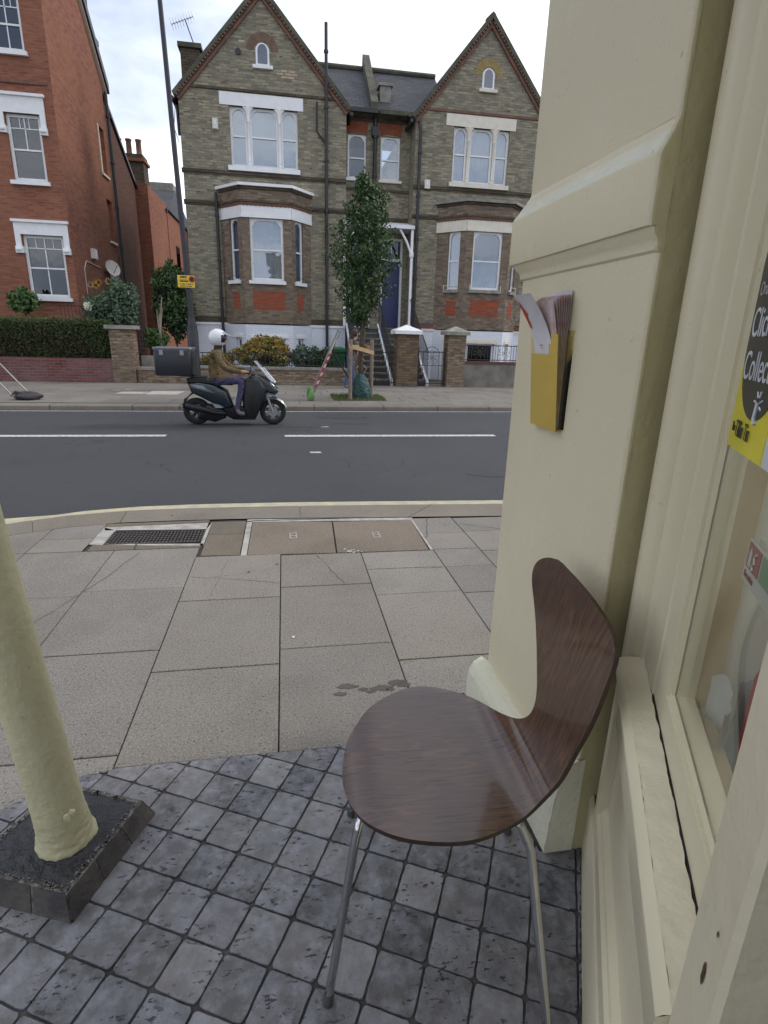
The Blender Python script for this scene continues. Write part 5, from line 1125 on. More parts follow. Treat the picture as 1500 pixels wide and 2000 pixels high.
k=MB(); k.add([(-7.2,29.4,-.1),(-5.75,29.4,-.1),(-5.75,34,-.1),(-7.2,34,-.1),(-7.2,29.4,8.05),(-5.75,29.4,7.55),(-5.75,34,7.55),(-7.2,34,8.05)],[(0,3,2,1),(4,5,6,7),(0,1,5,4),(1,2,6,5),(2,3,7,6),(3,0,4,7)]); k.build('wall',REDB,r2)
k=MB(); k.box(-7.3,-6.0,30.2,31.2,7.5,8.9); k.build('chimney',STOCKD,r2); k=MB(); k.box(-7.38,-5.92,30.1,31.3,8.6,8.72); k.build('chimney_band',REDB,r2)
for i in range(3):
    k=MB(); k.lathe([(.13,8.9),(.15,8.95),(.12,9.0),(.115,9.45),(.14,9.5),(.14,9.55),(.1,9.55)],(-7.05+.42*i,30.6,0),12); k.build('chimney_pot',TERRA,r2,smooth=40)
r3=thing('rear_brick_house','distant brick house with slate roof and orange lit side wall behind the lamp post','house',(-5.7,33,0))
k=MB(); k.box(-7.6,-5.72,33.6,42,-.1,7.35); k.build('wall',REDB,r3)
k=MB(); k.add([(-7.7,33.4,7.3),(-5.62,33.4,7.3),(-5.62,36,8.7),(-7.7,36,8.7),(-7.7,42,7.3),(-5.62,42,7.3)],[(0,1,2,3),(3,2,5,4),(1,5,2),(0,3,4)]); k.build('roof',SLATE,r3); k=MB(); k.box(-7.7,-5.65,33.3,33.45,7.2,7.32); k.build('gutter',IRON,r3)
k=MB(); k.box(-7.6,-5.75,36.2,37.5,7.6,9.1); k.build('parapet_wall',STONE,r3)
k=MB(); k.box(-5.73,-5.70,35.5,36.6,4.3,5.9); k.build('side_window',GLASSD,r3); k=MB(); k.box(-5.73,-5.66,35.4,36.7,4.2,4.3); k.build('side_sill',CREAMW,r3)
r4=thing('rear_building','pale grey rear building glimpsed between the lamp post and the left gabled house','house',(-4.6,40,0)); k=MB(); k.box(-5.9,-3.4,40,46,-.1,7.3); k.build('wall',STONE,r4); k=MB(); k.box(-5.2,-4.9,39.96,40,4.5,6.0); k.build('window',GLASSD,r4); k=MB(); k.box(-6.0,-3.4,39.8,46,7.3,7.5); k.build('roof',SLATE,r4)
# ================================================================ garden walls, piers, gates, railings
def gwall(label,x0,x1,y0,y1,z1,mat,cop,copm,cat='garden wall',over=.03,ch=.07):
    t=thing('garden_wall',label,cat,((x0+x1)/2,y0,0)); k=MB(); k.box(x0,x1,y0,y1,-.1,z1); k.build('brickwork' if mat is not STONE else 'render',mat,t)
    if cop: k=MB(); k.box(x0-over,x1+over,y0-over,y1+over,z1,z1+ch); k.build('coping',copm,t)
    return t
gwall('low red brick garden wall with white bloom under the clipped hedge',-16,-4.70,17.2,17.43,.64,REDW,False,STONE)
gwall('low buff brick wall behind the scooter, between the hedge pier and the lamp post',-4.08,-2.42,17.25,17.5,.36,PIERB,True,STONE)
k=MB(); k.box(-4.05,-2.5,17.75,18.0,0,.72); tag(k.build('planter_wall',STONE),'low weathered stone planter wall behind the scooter box','garden wall')
gwall('low buff brick garden wall with dark coping below the orange hydrangea',-2.38,1.98,17.2,17.43,.43,PIERB,True,STONE)
REND=M('grey_render',(.23,.21,.18),.9,(.15,.135,.115),scale=3,bs=25,bstr=.4); RCOP=M('red_coping',(.13,.05,.04),.8,(.09,.045,.035))
gwall('grey rendered low wall with dark red coping at the right, under the ornate railing',5.47,12,17.25,17.45,.70,REND,True,RCOP)
def pier(label,x0,x1,y0,z1,mat,capm,pyr,ch=.10,over=.09):
    t=thing('gate_pier',label,'gate pier',((x0+x1)/2,y0,0),'brick gate piers'); w=x1-x0; k=MB(); k.box(x0,x1,y0,y0+w,-.05,z1); k.build('brickwork',mat,t)
    a,b,c,d=x0-over,x1+over,y0-over,y0+w+over; k=MB(); k.box(a,b,c,d,z1,z1+ch)
    if pyr: 
        ap=((a+b)/2,(c+d)/2,z1+ch+pyr); k.add([(a,c,z1+ch),(b,c,z1+ch),(b,d,z1+ch),(a,d,z1+ch),ap],[(0,1,4),(1,2,4),(2,3,4),(3,0,4)])
    k.build('cap',capm,t); return t
pier('buff brick pier with flat pale cap at the right end of the hedge',-4.68,-4.10,17.12,1.44,PIERB,STONE,0)
pier('brown brick gate pier with white pyramid cap in front of the steps',3.33,3.97,17.12,1.52,PIERD,WHITE,.17)
pier('buff brick gate pier with weathered stone pyramid cap beside the scrolled gate',4.90,5.45,17.15,1.53,PIERB,STONE,.16)
pier('narrow brown brick pier behind the tree stakes, left of the steps',2.0,2.24,17.15,1.22,PIERD,STONE,0,.05,.02)
def scroll(mb,cx,y,cz,r,n=8):
    for i in range(n):
        a=2*PI*i/n; pts=[]
        for q in range(7):
            t=q/6; rr=r*(.12+.85*math.sin(t*PI*.5)); aa=a+.9*math.sin(t*PI)*.5; pts.append((cx+rr*math.cos(aa),y,cz+rr*math.sin(aa)))
        mb.tube(pts,.006,4)
    mb.tube([(cx+r*.18*math.cos(2*PI*i/10),y,cz+r*.18*math.sin(2*PI*i/10)) for i in range(11)],.006,4,False)
def railing(label,x0,x1,y,z0,z1,gap=.11,scr=(),name='railing',cat='railing',extra=None):
    t=thing(name,label,cat,((x0+x1)/2,y,z0)); k=MB(); k.tube([(x0,y,z1),(x1,y,z1)],.014,6); k.build('top_rail',IRON,t); k=MB(); k.tube([(x0,y,z0+.05),(x1,y,z0+.05)],.012,6); k.build('bottom_rail',IRON,t)
    k=MB(); x=x0+gap/2
    while x<x1:
        if not any(abs(x-c)<r*.9 for c,_,r in scr): k.tube([(x,y,z0),(x,y,z1+.02)],.008,5)
        elif k.v: k.build('bars',IRON,t); k=MB()
        x+=gap
    if k.v: k.build('bars',IRON,t)
    for c,z,r in scr: k=MB(); scroll(k,c,y,z,r); k.build('scroll_panel',IRON,t)
    return t
railing('thin black railing on the low wall in front of the orange hydrangea',-2.35,1.95,17.3,.5,.86,.125)
railing('ornate black iron railing with scrolled panels on the grey rendered wall',5.5,9.0,17.35,.77,1.25,.085,[(5.95,1.02,.19),(6.75,1.02,.19),(7.6,1.02,.19),(8.4,1.02,.19)])
railing('plain black iron gate between the tree stakes and the white-capped pier',2.28,3.30,17.35,.04,.98,.10,name='iron_gate',cat='gate')
t=railing('tall black iron gate with a scrolled flower and arched top between the two right piers',4.02,4.86,17.3,.04,1.02,.10,[(4.44,.86,.22)],name='iron_gate',cat='gate')
k=MB(); k.tube([(4.44+.2*math.cos(PI*i/12),17.3,1.03+.14*math.sin(PI*i/12)) for i in range(13)],.009,5); k.tube([(4.03,17.3,0),(4.03,17.3,1.15)],.02,6); k.tube([(4.85,17.3,0),(4.85,17.3,1.15)],.02,6); k.tube([(4.03,17.3,.62),(4.85,17.3,.62)],.009,5); k.build('arched_top',IRON,t)
railing('black garden railing beside the sunflowers in front of the red brick house',-6.4,-4.4,18.7,1.0,2.05,.10)
t=thing('trellis','dark trellis panel behind the hedge pier','trellis',(-4.3,18.3,0)); k=MB()
for i in range(9): k.box(-4.55+.07*i,-4.54+.07*i,18.3,18.31,.4,2.0)
for i in range(12): k.box(-4.56,-3.97,18.31,18.32,.45+.13*i,.46+.13*i)
k.build('lattice',IRON,t)
# ================================================================ planting
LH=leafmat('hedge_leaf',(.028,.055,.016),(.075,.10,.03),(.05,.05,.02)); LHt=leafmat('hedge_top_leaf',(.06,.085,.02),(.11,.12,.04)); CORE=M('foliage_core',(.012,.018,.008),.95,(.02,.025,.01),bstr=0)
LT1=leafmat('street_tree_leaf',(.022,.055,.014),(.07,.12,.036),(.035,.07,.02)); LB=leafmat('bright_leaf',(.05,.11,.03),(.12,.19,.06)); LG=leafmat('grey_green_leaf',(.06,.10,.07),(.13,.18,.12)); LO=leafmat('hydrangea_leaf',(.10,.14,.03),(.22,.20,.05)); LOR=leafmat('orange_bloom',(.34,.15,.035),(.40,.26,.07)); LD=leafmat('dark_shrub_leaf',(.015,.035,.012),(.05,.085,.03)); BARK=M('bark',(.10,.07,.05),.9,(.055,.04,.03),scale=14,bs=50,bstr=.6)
def blob(cx,cy,cz,rx,ry,rz,shell=.55,pw=1):
    def fn():
        while True:
            v=Vector([random.gauss(0,1) for _ in range(3)]).normalized(); r=shell+(1-shell)*random.random()**.6
            j=1+.16*math.sin(v.x*7+cx*5)+.13*math.sin(v.y*9+v.z*6+cz*3)
            return (cx+v.x*rx*r*j,cy+v.y*ry*r*j,cz+v.z*rz*r*j)
    return fn
def bush(name,label,cat,blobs,mat,n,s,core=True,mat2=None,n2=0,group=None,stem=True):
    b0=blobs[0]; t=thing(name,label,cat,(b0[0],b0[1],0),group); k=MB(); k2=MB(); k3=MB()
    tot=sum(b[3]*b[5] for b in blobs)
    for b in blobs:
        leaves(k,blob(*b),int(n*b[3]*b[5]/tot),s*.7,s*1.3)
        if mat2:
            f=blob(*b[:3],b[3]*1.03,b[4]*1.03,b[5]*1.03,.85)
            def up(f=f,b=b):
                while True:
                    p=f()
                    if p[2]>b[2]-.1*b[5]: return p
            leaves(k2,up,int(n2*b[3]*b[5]/tot),s*.6,s*1.1,1.2)
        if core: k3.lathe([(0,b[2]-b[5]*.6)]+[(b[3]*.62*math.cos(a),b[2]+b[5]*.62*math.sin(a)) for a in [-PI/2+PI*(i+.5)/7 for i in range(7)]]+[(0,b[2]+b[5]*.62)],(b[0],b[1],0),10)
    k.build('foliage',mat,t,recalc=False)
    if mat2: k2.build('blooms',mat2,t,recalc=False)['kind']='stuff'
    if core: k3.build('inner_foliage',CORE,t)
    if stem: k=MB(); k.tube([(b0[0],b0[1],-.1),(b0[0]+.03,b0[1],b0[2]*.5),(b0[0],b0[1],b0[2])],[.035,.03,.02],6); k.build('stem',BARK,t)
    return t
hd=thing('hedge','long clipped green hedge on top of the red brick garden wall','hedge',(-8,17.8,.6))
k=MB(); kt=MB()
def hz():
    f=random.random(); x=random.uniform(-11.5,-4.72)+random.gauss(0,.03); 
    top=1.60+.03*math.sin(x*3)+.02*math.sin(x*11)
    if f<.6: return (x,17.42+.05*math.sin(x*2.3)+random.gauss(0,.035)+.12*max(0,.8-random.random())*0,random.uniform(.56,top))
    if f<.9: return (x,random.uniform(17.42,18.3),top+random.gauss(0,.025))
    return (-4.72+random.gauss(0,.04),random.uniform(17.4,18.3),random.uniform(.6,top))
leaves(k,hz,26000,.022,.042); k.build('foliage',LH,hd,recalc=False)
leaves(kt,lambda:(random.uniform(-11.5,-4.75),random.uniform(17.42,18.3),1.62+abs(random.gauss(0,.04))),3800,.02,.04); kt.build('new_growth',LHt,hd,recalc=False)
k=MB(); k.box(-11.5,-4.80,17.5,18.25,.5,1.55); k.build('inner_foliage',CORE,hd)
def AT(px,py,Y): x,z=A(px,py,Y); return x,z
def bl(px0,px1,py0,py1,Y,dep=None):
    xa,za=A(px0,(py0+py1)/2,Y); xb,_=A(px1,(py0+py1)/2,Y); _,zt=A((px0+px1)/2,py0,Y); _,zb=A((px0+px1)/2,py1,Y); rx=(xb-xa)/2
    return ((xa+xb)/2,Y,(zt+zb)/2,rx,dep or rx*.8,(zt-zb)/2)
bush('shrub','round bright green leafy shrub above the hedge below the red house window','shrub',[bl(18,72,562,612,18.7)],LB,900,.07)
bush('flower_bush','tall mixed flowering bush with sunflowers beside the red brick house','flower bush',[bl(165,235,575,640,18.2),bl(205,270,548,632,18.0),bl(215,268,600,638,17.9)],LG,4200,.055,mat2=LB,n2=700)
def sunflower(px,py,Y,r,col,label):
    x,z=A(px,py,Y); t=thing('sunflower',label,'sunflower',(x,Y,1.0),'sunflowers beside the red house'); k=MB()
    for i in range(16):
        a=2*PI*i/16+random.uniform(-.1,.1); a2=a+.19; rr=r*random.uniform(.85,1.1)
        k.add([(x+r*.35*math.cos(a-.1),Y-.01,z+r*.35*math.sin(a-.1)),(x+rr*math.cos(a),Y-.04,z+rr*math.sin(a)),(x+r*.35*math.cos(a2),Y-.01,z+r*.35*math.sin(a2))],[(0,1,2)])
    k.build('petals',col,t,recalc=False); k=MB(); k.lathe([(0,-.03),(r*.3,-.02),(r*.42,0),(0,.01)],(x,Y-.02,z),12,'y'); k.build('seed_head',M('seed_head%d'%px,(.06,.03,.012),.9,bstr=0),t); k=MB(); k.tube([(x,Y,z),(x+.04,Y+.05,1.0)],.012,5); k.build('stem',LBs,t)
LBs=M('green_stem',(.06,.10,.03),.7,bstr=0); YP=M('yellow_petal',(.75,.40,.02),.6,(.6,.25,.01),bstr=0); YPL=M('pale_petal',(.68,.60,.28),.6,bstr=0)
sunflower(187,556,17.9,.13,YP,'lower left golden sunflower of the tight pair'); sunflower(193,551,17.85,.12,YP,'upper right golden sunflower of the tight pair'); sunflower(177,556,18,.10,YPL,'small pale sunflower left of the golden pair'); sunflower(212,549,17.9,.12,YPL,'pale yellow sunflower right of the golden pair, nearest the white box')
x,z=A(171,598,17.8); t=thing('dahlia','round pale cream bloom low beside the black garden railing','flower',(x,17.8,1)); k=MB(); leaves(k,blob(x,17.8,z,.1,.08,.1,.8),160,.03,.05); k.build('petals',M('cream_petal',(.72,.74,.55),.6,bstr=0),t,recalc=False); k=MB(); k.tube([(x,17.82,z),(x,17.85,1)],.012,5); k.build('stem',LBs,t)
bush('shrub','rounded mid-green bush behind the scooter box','shrub',[bl(282,330,640,682,18.6)],LB,1500,.05)
bush('shrub','tall dark green shrub behind the lamp post and parking sign','shrub',[bl(303,368,515,600,20.2),bl(315,378,575,665,20.0),bl(300,350,560,640,20.4)],LD,4200,.075,mat2=LB,n2=1700)
t=thing('bare_shrub','bare pale forked stems behind the mid-green bush','shrub',(*AT(312,650,18.4)[:1],18.4,.5)); k=MB(); x0,z0=A(313,652,18.4); 
for px,py in ((306,605),(316,580),(311,612),(317,603)): x,z=A(px,py,18.4); k.tube([(x0,18.4,z0-.4),(x0,18.4,z0),((x0+x)/2-.02,18.42,(z0+z)/2),(x,18.4,z)],[.03,.03,.025,.012],6)
k.build('stems',M('pale_bark',(.36,.28,.22),.8),t)
bush('hydrangea','large hydrangea bush with fading orange blooms behind the thin railing','hydrangea',[bl(455,565,668,722,17.95,.5),bl(478,560,658,700,18.0,.45),bl(505,548,657,690,18.1)],LO,4200,.06,mat2=LOR,n2=1900)
bush('hydrangea','small orange-tipped hydrangea behind the rider','hydrangea',[bl(392,455,688,722,17.9,.3)],LO,900,.055,mat2=LOR,n2=260)
bush('shrub','grey-green bushy rosemary right of the large hydrangea','shrub',[bl(565,625,675,722,17.9,.4)],LG,2000,.05)
bush('shrub','dark low shrub between the rosemary and the green bin','shrub',[bl(600,650,682,724,17.8,.35)],LD,1400,.05)
bush('shrub','low dark shrub in front of the white basement wall behind the white helmet','shrub',[bl(385,440,700,735,18.6,.3)],LD,700,.06)
# street tree
tr=thing('street_tree','slender young street tree with dense dark green oval crown held by wooden stakes','tree',(1.83,13.9,0))
k=MB(); k.tube([(1.83,13.9,-.02),(1.80,13.92,.8),(1.86,13.9,1.5),(1.82,13.9,2.6),(1.78,13.9,4.0),(1.74,13.9,4.6)],[.075,.065,.06,.05,.03,.012],10); k.build('trunk',BARK,tr,smooth=50)
k=MB(); limbs=[]
for i in range(26):
    z0=1.55+2.6*random.random(); a=random.uniform(0,2*PI); L_=random.uniform(.35,.75)*(1 if z0<3.3 else .6)
    p=[(1.84,13.9,z0),(1.84+math.cos(a)*L_*.4,13.9+math.sin(a)*L_*.4,z0+L_*.5),(1.84+math.cos(a)*L_*.62,13.9+math.sin(a)*L_*.62,z0+L_*1.2)]; k.tube(p,[.02,.014,.005],5); limbs.append(p)
k.build('limbs',BARK,tr,smooth=60)
CW=[(1.64,.12),(1.9,.30),(2.3,.46),(2.8,.60),(3.3,.68),(3.7,.58),(4.1,.44),(4.45,.36),(4.8,.10)]
def crownpt():
    while True:
        z=random.uniform(1.55,4.85); w=0
        for (a,ra),(b,rb) in zip(CW,CW[1:]):
            if a<=z<=b: w=ra+(rb-ra)*(z-a)/(b-a)
        if not w or random.random()>w/.72: continue
        a=random.uniform(0,2*PI); r=w*(random.random()**.42)
        cx=1.84+.06*math.sin(z*2)
        w2=1+.30*math.sin(3*a+z*3.1)+.20*math.sin(5*a-z*7)+.13*math.sin(z*13+a)
        x,y=cx+r*w2*math.cos(a),13.9+r*w2*math.sin(a)*.85
        if math.sin(x*9.1+z*4.3)*math.sin(y*8+z*6.1+1)*math.sin(z*7.7-x*5)>.15: continue
        return x,y,z+random.gauss(0,.04)
k=MB(); leaves(k,crownpt,7600,.034,.062,1.9); k.build('crown',LT1,tr,recalc=False)
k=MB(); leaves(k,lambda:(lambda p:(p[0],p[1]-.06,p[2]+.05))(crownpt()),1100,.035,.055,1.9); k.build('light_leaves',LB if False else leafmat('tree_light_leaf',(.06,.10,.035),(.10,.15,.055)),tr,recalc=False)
PIT=M('tree_pit_moss',(.06,.075,.03),.95,(.08,.065,.04),scale=6,bs=50,bstr=.8,bdist=.02); k=MB(); k.poly([(1.12+1.2*s+.1*math.sin(9*s+t),13.12+1.3*t,.006) for s,t in ((0,0),(.3,-.03),(.7,.02),(1,0),(1.02,.5),(1,1),(.5,1.02),(0,1),(-.03,.5))]); struct(k.build('tree_pit',PIT))
k=MB()
for _ in range(1500):
    x,y=random.uniform(1.1,2.35),random.uniform(13.1,14.4); h=random.uniform(.03,.09); d=random.uniform(-.02,.02); k.add([(x-.006,y,0),(x+.006,y,0),(x+d,y+d,h)],[(0,1,2)])
tag(k.build('grass',leafmat('grass_blade',(.06,.10,.02),(.14,.17,.05)),recalc=False),'tufts of grass and moss in the tree pit','grass',kind='stuff')
STK=M('grey_timber',(.27,.21,.16),.85,(.17,.13,.10),scale=12,bs=60,bstr=.3); STL=M('fresh_timber',(.48,.34,.17),.75,(.38,.26,.13),scale=14)
for i,(x,y,h,lb) in enumerate(((1.49,13.22,1.36,'front left round timber tree stake beside the pedestrian'),(2.05,13.7,1.36,'right round timber tree stake'),(1.84,14.3,1.30,'rear timber tree stake partly hidden by the trunk'))):
    k=MB(); k.tube([(x,y,-.03),(x,y,h)],.045,10); tag(k.build('tree_stake',STK if i!=1 else STK,smooth=40),lb,'tree stake','stakes holding the street tree')
for p,q,lb in (((1.49,13.17,1.17),(1.90,14.24,1.20),'left pale timber crossbar nailed between the tree stakes'),((2.05,13.66,1.16),(1.84,14.25,1.22),'short rear timber crossbar between the right and rear tree stakes'),((1.45,13.17,1.22),(2.09,13.66,1.06),'front pale timber crossbar nailed to the front stakes')):
    k=MB(); d=(Vector(q)-Vector(p)).normalized(); nn=Vector((-d.y,d.x,0))*.012; P_=[Vector(p)-nn,Vector(q)-nn,Vector(q)+nn,Vector(p)+nn]; u=Vector((0,0,.045)); k.add([tuple(v-u) for v in P_]+[tuple(v+u) for v in P_],[(0,3,2,1),(4,5,6,7),(0,1,5,4),(1,2,6,5),(2,3,7,6),(3,0,4,7)]); tag(k.build('crossbar',STL),lb,'crossbar','crossbars of the tree stakes')
BAGM=M('teal_watering_bag',(.022,.085,.075),.45,(.015,.055,.055),scale=9,bs=14,bstr=.8,bdist=.02)
wb=thing('watering_bag','dark teal plastic watering bag slumped round the foot of the street tree','watering bag',(1.78,13.6,0)); k=MB(); n=22; rows=[(.0,.20,.16),(.08,.225,.18),(.2,.22,.17),(.34,.195,.15),(.46,.15,.12),(.54,.10,.09),(.60,.07,.06),(.64,.09,.07)]
for z,a,b in rows:
    for i in range(n): t=2*PI*i/n; w=1+.09*math.sin(5*t+z*9)+.05*math.sin(9*t-z*20); k.v.append((1.80+a*w*math.cos(t)-.03*z,13.62+b*w*math.sin(t),z))
for j in range(len(rows)-1):
    for i in range(n): k.f.append([j*n+i,j*n+(i+1)%n,(j+1)*n+(i+1)%n,(j+1)*n+i]); k.m.append(0)
k.build('bag',BAGM,wb,smooth=70); k=MB(); k.tube([(1.70,13.5,.6),(1.66,13.45,.72),(1.72,13.6,.76)],.012,5); k.tube([(1.84,13.5,.6),(1.90,13.48,.70),(1.85,13.62,.78)],.012,5); k.build('strap',M('strap_webbing',(.30,.24,.18),.8,bstr=0),wb)
# green wheeled bin
BG=M('green_bin_plastic',(.018,.10,.04),.4,(.014,.08,.032),bstr=.05); bn=thing('wheeled_bin','green wheeled bin standing behind the low wall right of the shrubs','bin',(1.55,18.3,0)); k=MB()
k.add([(1.36,18.1,0),(1.82,18.1,0),(1.82,18.6,0),(1.36,18.6,0),(1.30,18.02,.98),(1.88,18.02,.98),(1.88,18.68,.98),(1.30,18.68,.98)],[(0,3,2,1),(4,5,6,7),(0,1,5,4),(1,2,6,5),(2,3,7,6),(3,0,4,7)]); k.build('body',BG,bn)
k=MB(); k.box(1.27,1.91,17.98,18.74,.98,1.03); k.add([(1.28,18.0,1.03),(1.90,18.0,1.03),(1.90,18.7,1.03),(1.28,18.7,1.03),(1.38,18.1,1.08),(1.8,18.1,1.08),(1.8,18.6,1.08),(1.38,18.6,1.08)],[(4,5,6,7),(0,1,5,4),(1,2,6,5),(2,3,7,6),(3,0,4,7)]); k.tube([(1.3,17.99,.95),(1.88,17.99,.95)],.018,6); k.build('lid',BG,bn)
# ================================================================ street furniture
LPX=(A(378,700,15.4)[0]+A(345,360,15.4)[0]+A(312,0,15.4)[0])/3
lp=thing('lamp_post','tall dark tapering lamp post on the far pavement with a yellow sign','lamp post',(LPX+.04,15.4,0)); DG=M('dark_grey_blue_metal',(.022,.024,.032),.4,(.016,.018,.024),bstr=.05)
xa=A(378,690,15.4)[0]; xt=A(312,0,15.4)[0]
k=MB(); k.tube([(xa+.01,15.4,1.75),(xa-.01,15.4,2.4),((xa+xt)/2,15.4,5),(xt,15.4,8.2),(xt-.02,15.4,10)],[.070,.064,.058,.050,.044],14); k.build('shaft',DG,lp,smooth=50)
k=MB(); k.lathe([(.0,0),(.135,0),(.135,1.45),(.12,1.5),(.125,1.53),(.085,1.70),(.08,1.76)],(xa+.01,15.4,0),16); k.build('base_section',DG,lp,smooth=40)
k=MB(); k.box(xa-.04,xa+.06,15.262,15.268,.35,1.15); k.build('access_door',DG,lp)
k=MB(); k.tube([(xt-.02,15.4,9.9),(xt-.02,15.2,10.2),(xt-.02,14.5,10.3)],.04,8); k.box(xt-.15,xt+.11,14.0,14.6,10.22,10.36); k.build('lantern',DG,lp)
xs0,zs1=A(345,536,15.3); xs1,zs0=A(382,563,15.3); t=thing('parking_sign','small yellow parking restriction sign fixed to the lamp post','sign',(xs0,15.3,zs0)); SY=M('sign_yellow',(.78,.52,.03),.4,(.72,.47,.03),bstr=0); SB=M('sign_black',(.02,.02,.02),.5,bstr=0); SRD=M('sign_ring_red',(.55,.06,.03),.5,bstr=0)
k=MB(); k.box(xs0,xs1,15.305,15.312,zs0,zs1); k.build('plate',SY,t); w=xs1-xs0; h=zs1-zs0
k=MB(); 
for a,b,c,d in ((.0,1,.0,.03),(0,1,.97,1),(0,.02,0,1),(.98,1,0,1)): k.box(xs0+w*a,xs0+w*b,15.3035,15.305,zs0+h*c,zs0+h*d)
k.build('border',SB,t)
k=MB()
for a,b,c,d in ((.16,.26,.76,.84),(.28,.34,.74,.88),(.36,.42,.74,.92),(.44,.48,.74,.84),(.5,.54,.74,.92),(.16,.5,.86,.90),(.14,.62,.46,.56),(.14,.6,.60,.63)): k.box(xs0+w*a,xs0+w*b,15.303,15.3048,zs0+h*c,zs0+h*d)
for a,b in ((.12,.2),(.24,.42),(.46,.52),(.56,.78),(.82,.86)): k.box(xs0+w*a,xs0+w*b,15.303,15.3048,zs0+h*.26,zs0+h*.33)
for a,b in ((.16,.44),(.5,.6),(.64,.8)): k.box(xs0+w*a,xs0+w*b,15.303,15.3048,zs0+h*.10,zs0+h*.17)
k.build('printed_lines',SB,t)
k=MB(); k.lathe([(0,-.004),(.075,-.004),(.075,0),(0,0)],(xs0+w*.82,15.304,zs0+h*.68),16,'y'); k.build('ring',SRD,t); k=MB(); k.lathe([(0,-.002),(.05,-.002),(.05,0),(0,0)],(xs0+w*.82,15.2995,zs0+h*.68),16,'y'); k.build('ring_centre',SB,t)
k=MB(); k.box(xa-.10,xa+.10,15.312,15.34,(zs0+zs1)/2-.02,(zs0+zs1)/2+.02); k.build('clip',DG,t)
# leaning red road sign on a folding frame
rs=thing('road_works_sign','red and white road works sign seen edge-on, left of the street tree','sign',(.6,13.3,0)); FRM=M('galvanised_frame',(.30,.29,.29),.5,(.2,.19,.19),metal=.5,bstr=0); RSR=M('road_sign_red',(.50,.035,.05),.45,bstr=0)
W_=Vector((.10,.42,0)); foot=Vector((.52,13.15,.02)); topv=Vector((1.21,13.15,1.56)); ax=topv-foot
fp=lambda s,w: tuple(foot+ax*s+W_*w)
k=MB(); k.tube([fp(0,0),fp(1,0)],.016,6); k.tube([fp(0,1),fp(.97,1)],.016,6); k.tube([fp(.14,0),fp(.14,1)],.012,6); k.tube([fp(.97,0),fp(.97,1)],.012,6); k.build('front_frame',FRM,rs)
nn=ax.cross(W_).normalized(); nn=nn if nn.y<0 else -nn
def plate(s0,s1,off,mat,name,th=.006,w0=0,w1=1):
    m=MB(); P_=[Vector(fp(s0,w0)),Vector(fp(s1,w0)),Vector(fp(s1,w1)),Vector(fp(s0,w1))]; m.add([tuple(v+nn*off) for v in P_]+[tuple(v+nn*(off+th)) for v in P_],[(0,1,2,3),(7,6,5,4),(0,4,5,1),(1,5,6,2),(2,6,7,3),(3,7,4,0)]); return m.build(name,mat,rs)
plate(.17,.66,.012,RSR,'red_plate'); plate(.66,.86,.012,AL,'white_plate')
for q in (.22,.34,.46,.57): plate(q,q+.05,.019,WHITE,'white_lettering',.002,.15,.85)
k=MB(); k.tube([fp(.72,.5),(1.78,13.9,.06)],.02,6); k.tube([fp(.86,.5),tuple(Vector(fp(.70,.5))+Vector((.05,.1,.0)))],.02,6); k.build('rear_leg',IRON,rs)
SBG=M('lime_sandbag',(.15,.30,.085),.6,(.10,.21,.06),scale=10,bs=20,bstr=.5); 
def sandbag(x,y,w,d,h,mat,label,seed):
    rg=random.Random(seed); m=MB(); n=16; R_=[(0,.0),(.8,.02),(1,.25),(1,.55),(.75,.85),(.35,1.0),(0,1.02)]
    for r_,z in R_:
        for i in range(n): a=2*PI*i/n; q=1+.12*math.sin(3*a+z*4+seed)+rg.uniform(-.05,.05); m.v.append((x+w*r_*q*math.cos(a),y+d*r_*q*math.sin(a),.004+h*z*(1+.1*math.cos(2*a))))
    for j in range(len(R_)-1):
        for i in range(n): m.f.append([j*n+i,j*n+(i+1)%n,(j+1)*n+(i+1)%n,(j+1)*n+i]); m.m.append(0)
    t=thing('sandbag',label,'sandbag',(x,y,0)); m.build('sack',mat,t,smooth=60); m=MB(); m.tube([(x-w*.3,y-d*.4,h*.9),(x-w*.7,y-d*.5,h*1.1),(x-w*1.1,y-d*.6,h*.5)],[.02,.03,.01],6); m.build('sack_neck',mat,t,smooth=60)
sandbag(.58,13.1,.085,.10,.27,SBG,'lime green sandbag hung on the foot of the red road works sign',2)
t=thing('road_sign_frame','dark folding road sign frame leaning in at the far left edge','sign',(-5.5,13.1,0)); k=MB(); k.tube([(-5.16,12.95,.03),(-5.62,12.95,.62),(-6.15,12.95,1.30)],.016,6); k.tube([(-5.42,12.75,.03),(-5.85,12.75,.58),(-6.4,12.75,1.30)],.016,6); k.tube([(-5.16,12.95,.05),(-5.42,12.75,.05)],.014,6); k.tube([(-5.8,12.95,.86),(-6.06,12.75,.86)],.014,6); k.build('front_frame',FRM,t)
k=MB(); k.add([(-5.72,12.93,.85),(-6.02,12.72,.85),(-6.7,12.72,1.72),(-6.35,12.93,1.72)],[(0,1,2,3)]); k.add([(-5.70,12.95,.86),(-6.0,12.74,.86),(-6.68,12.74,1.73),(-6.33,12.95,1.73)],[(0,1,2,3)]); k.build('sign_plate',IRON,t); k=MB(); k.tube([(-6.2,12.9,1.3),(-6.9,13.3,.02)],.016,6); k.build('rear_leg',FRM,t)
sandbag(-5.22,12.85,.26,.16,.15,M('black_sandbag',(.03,.027,.03),.6,(.05,.045,.045),bs=18,bstr=.7),'black sandbag weighing down the sign frame at the far left edge',5)
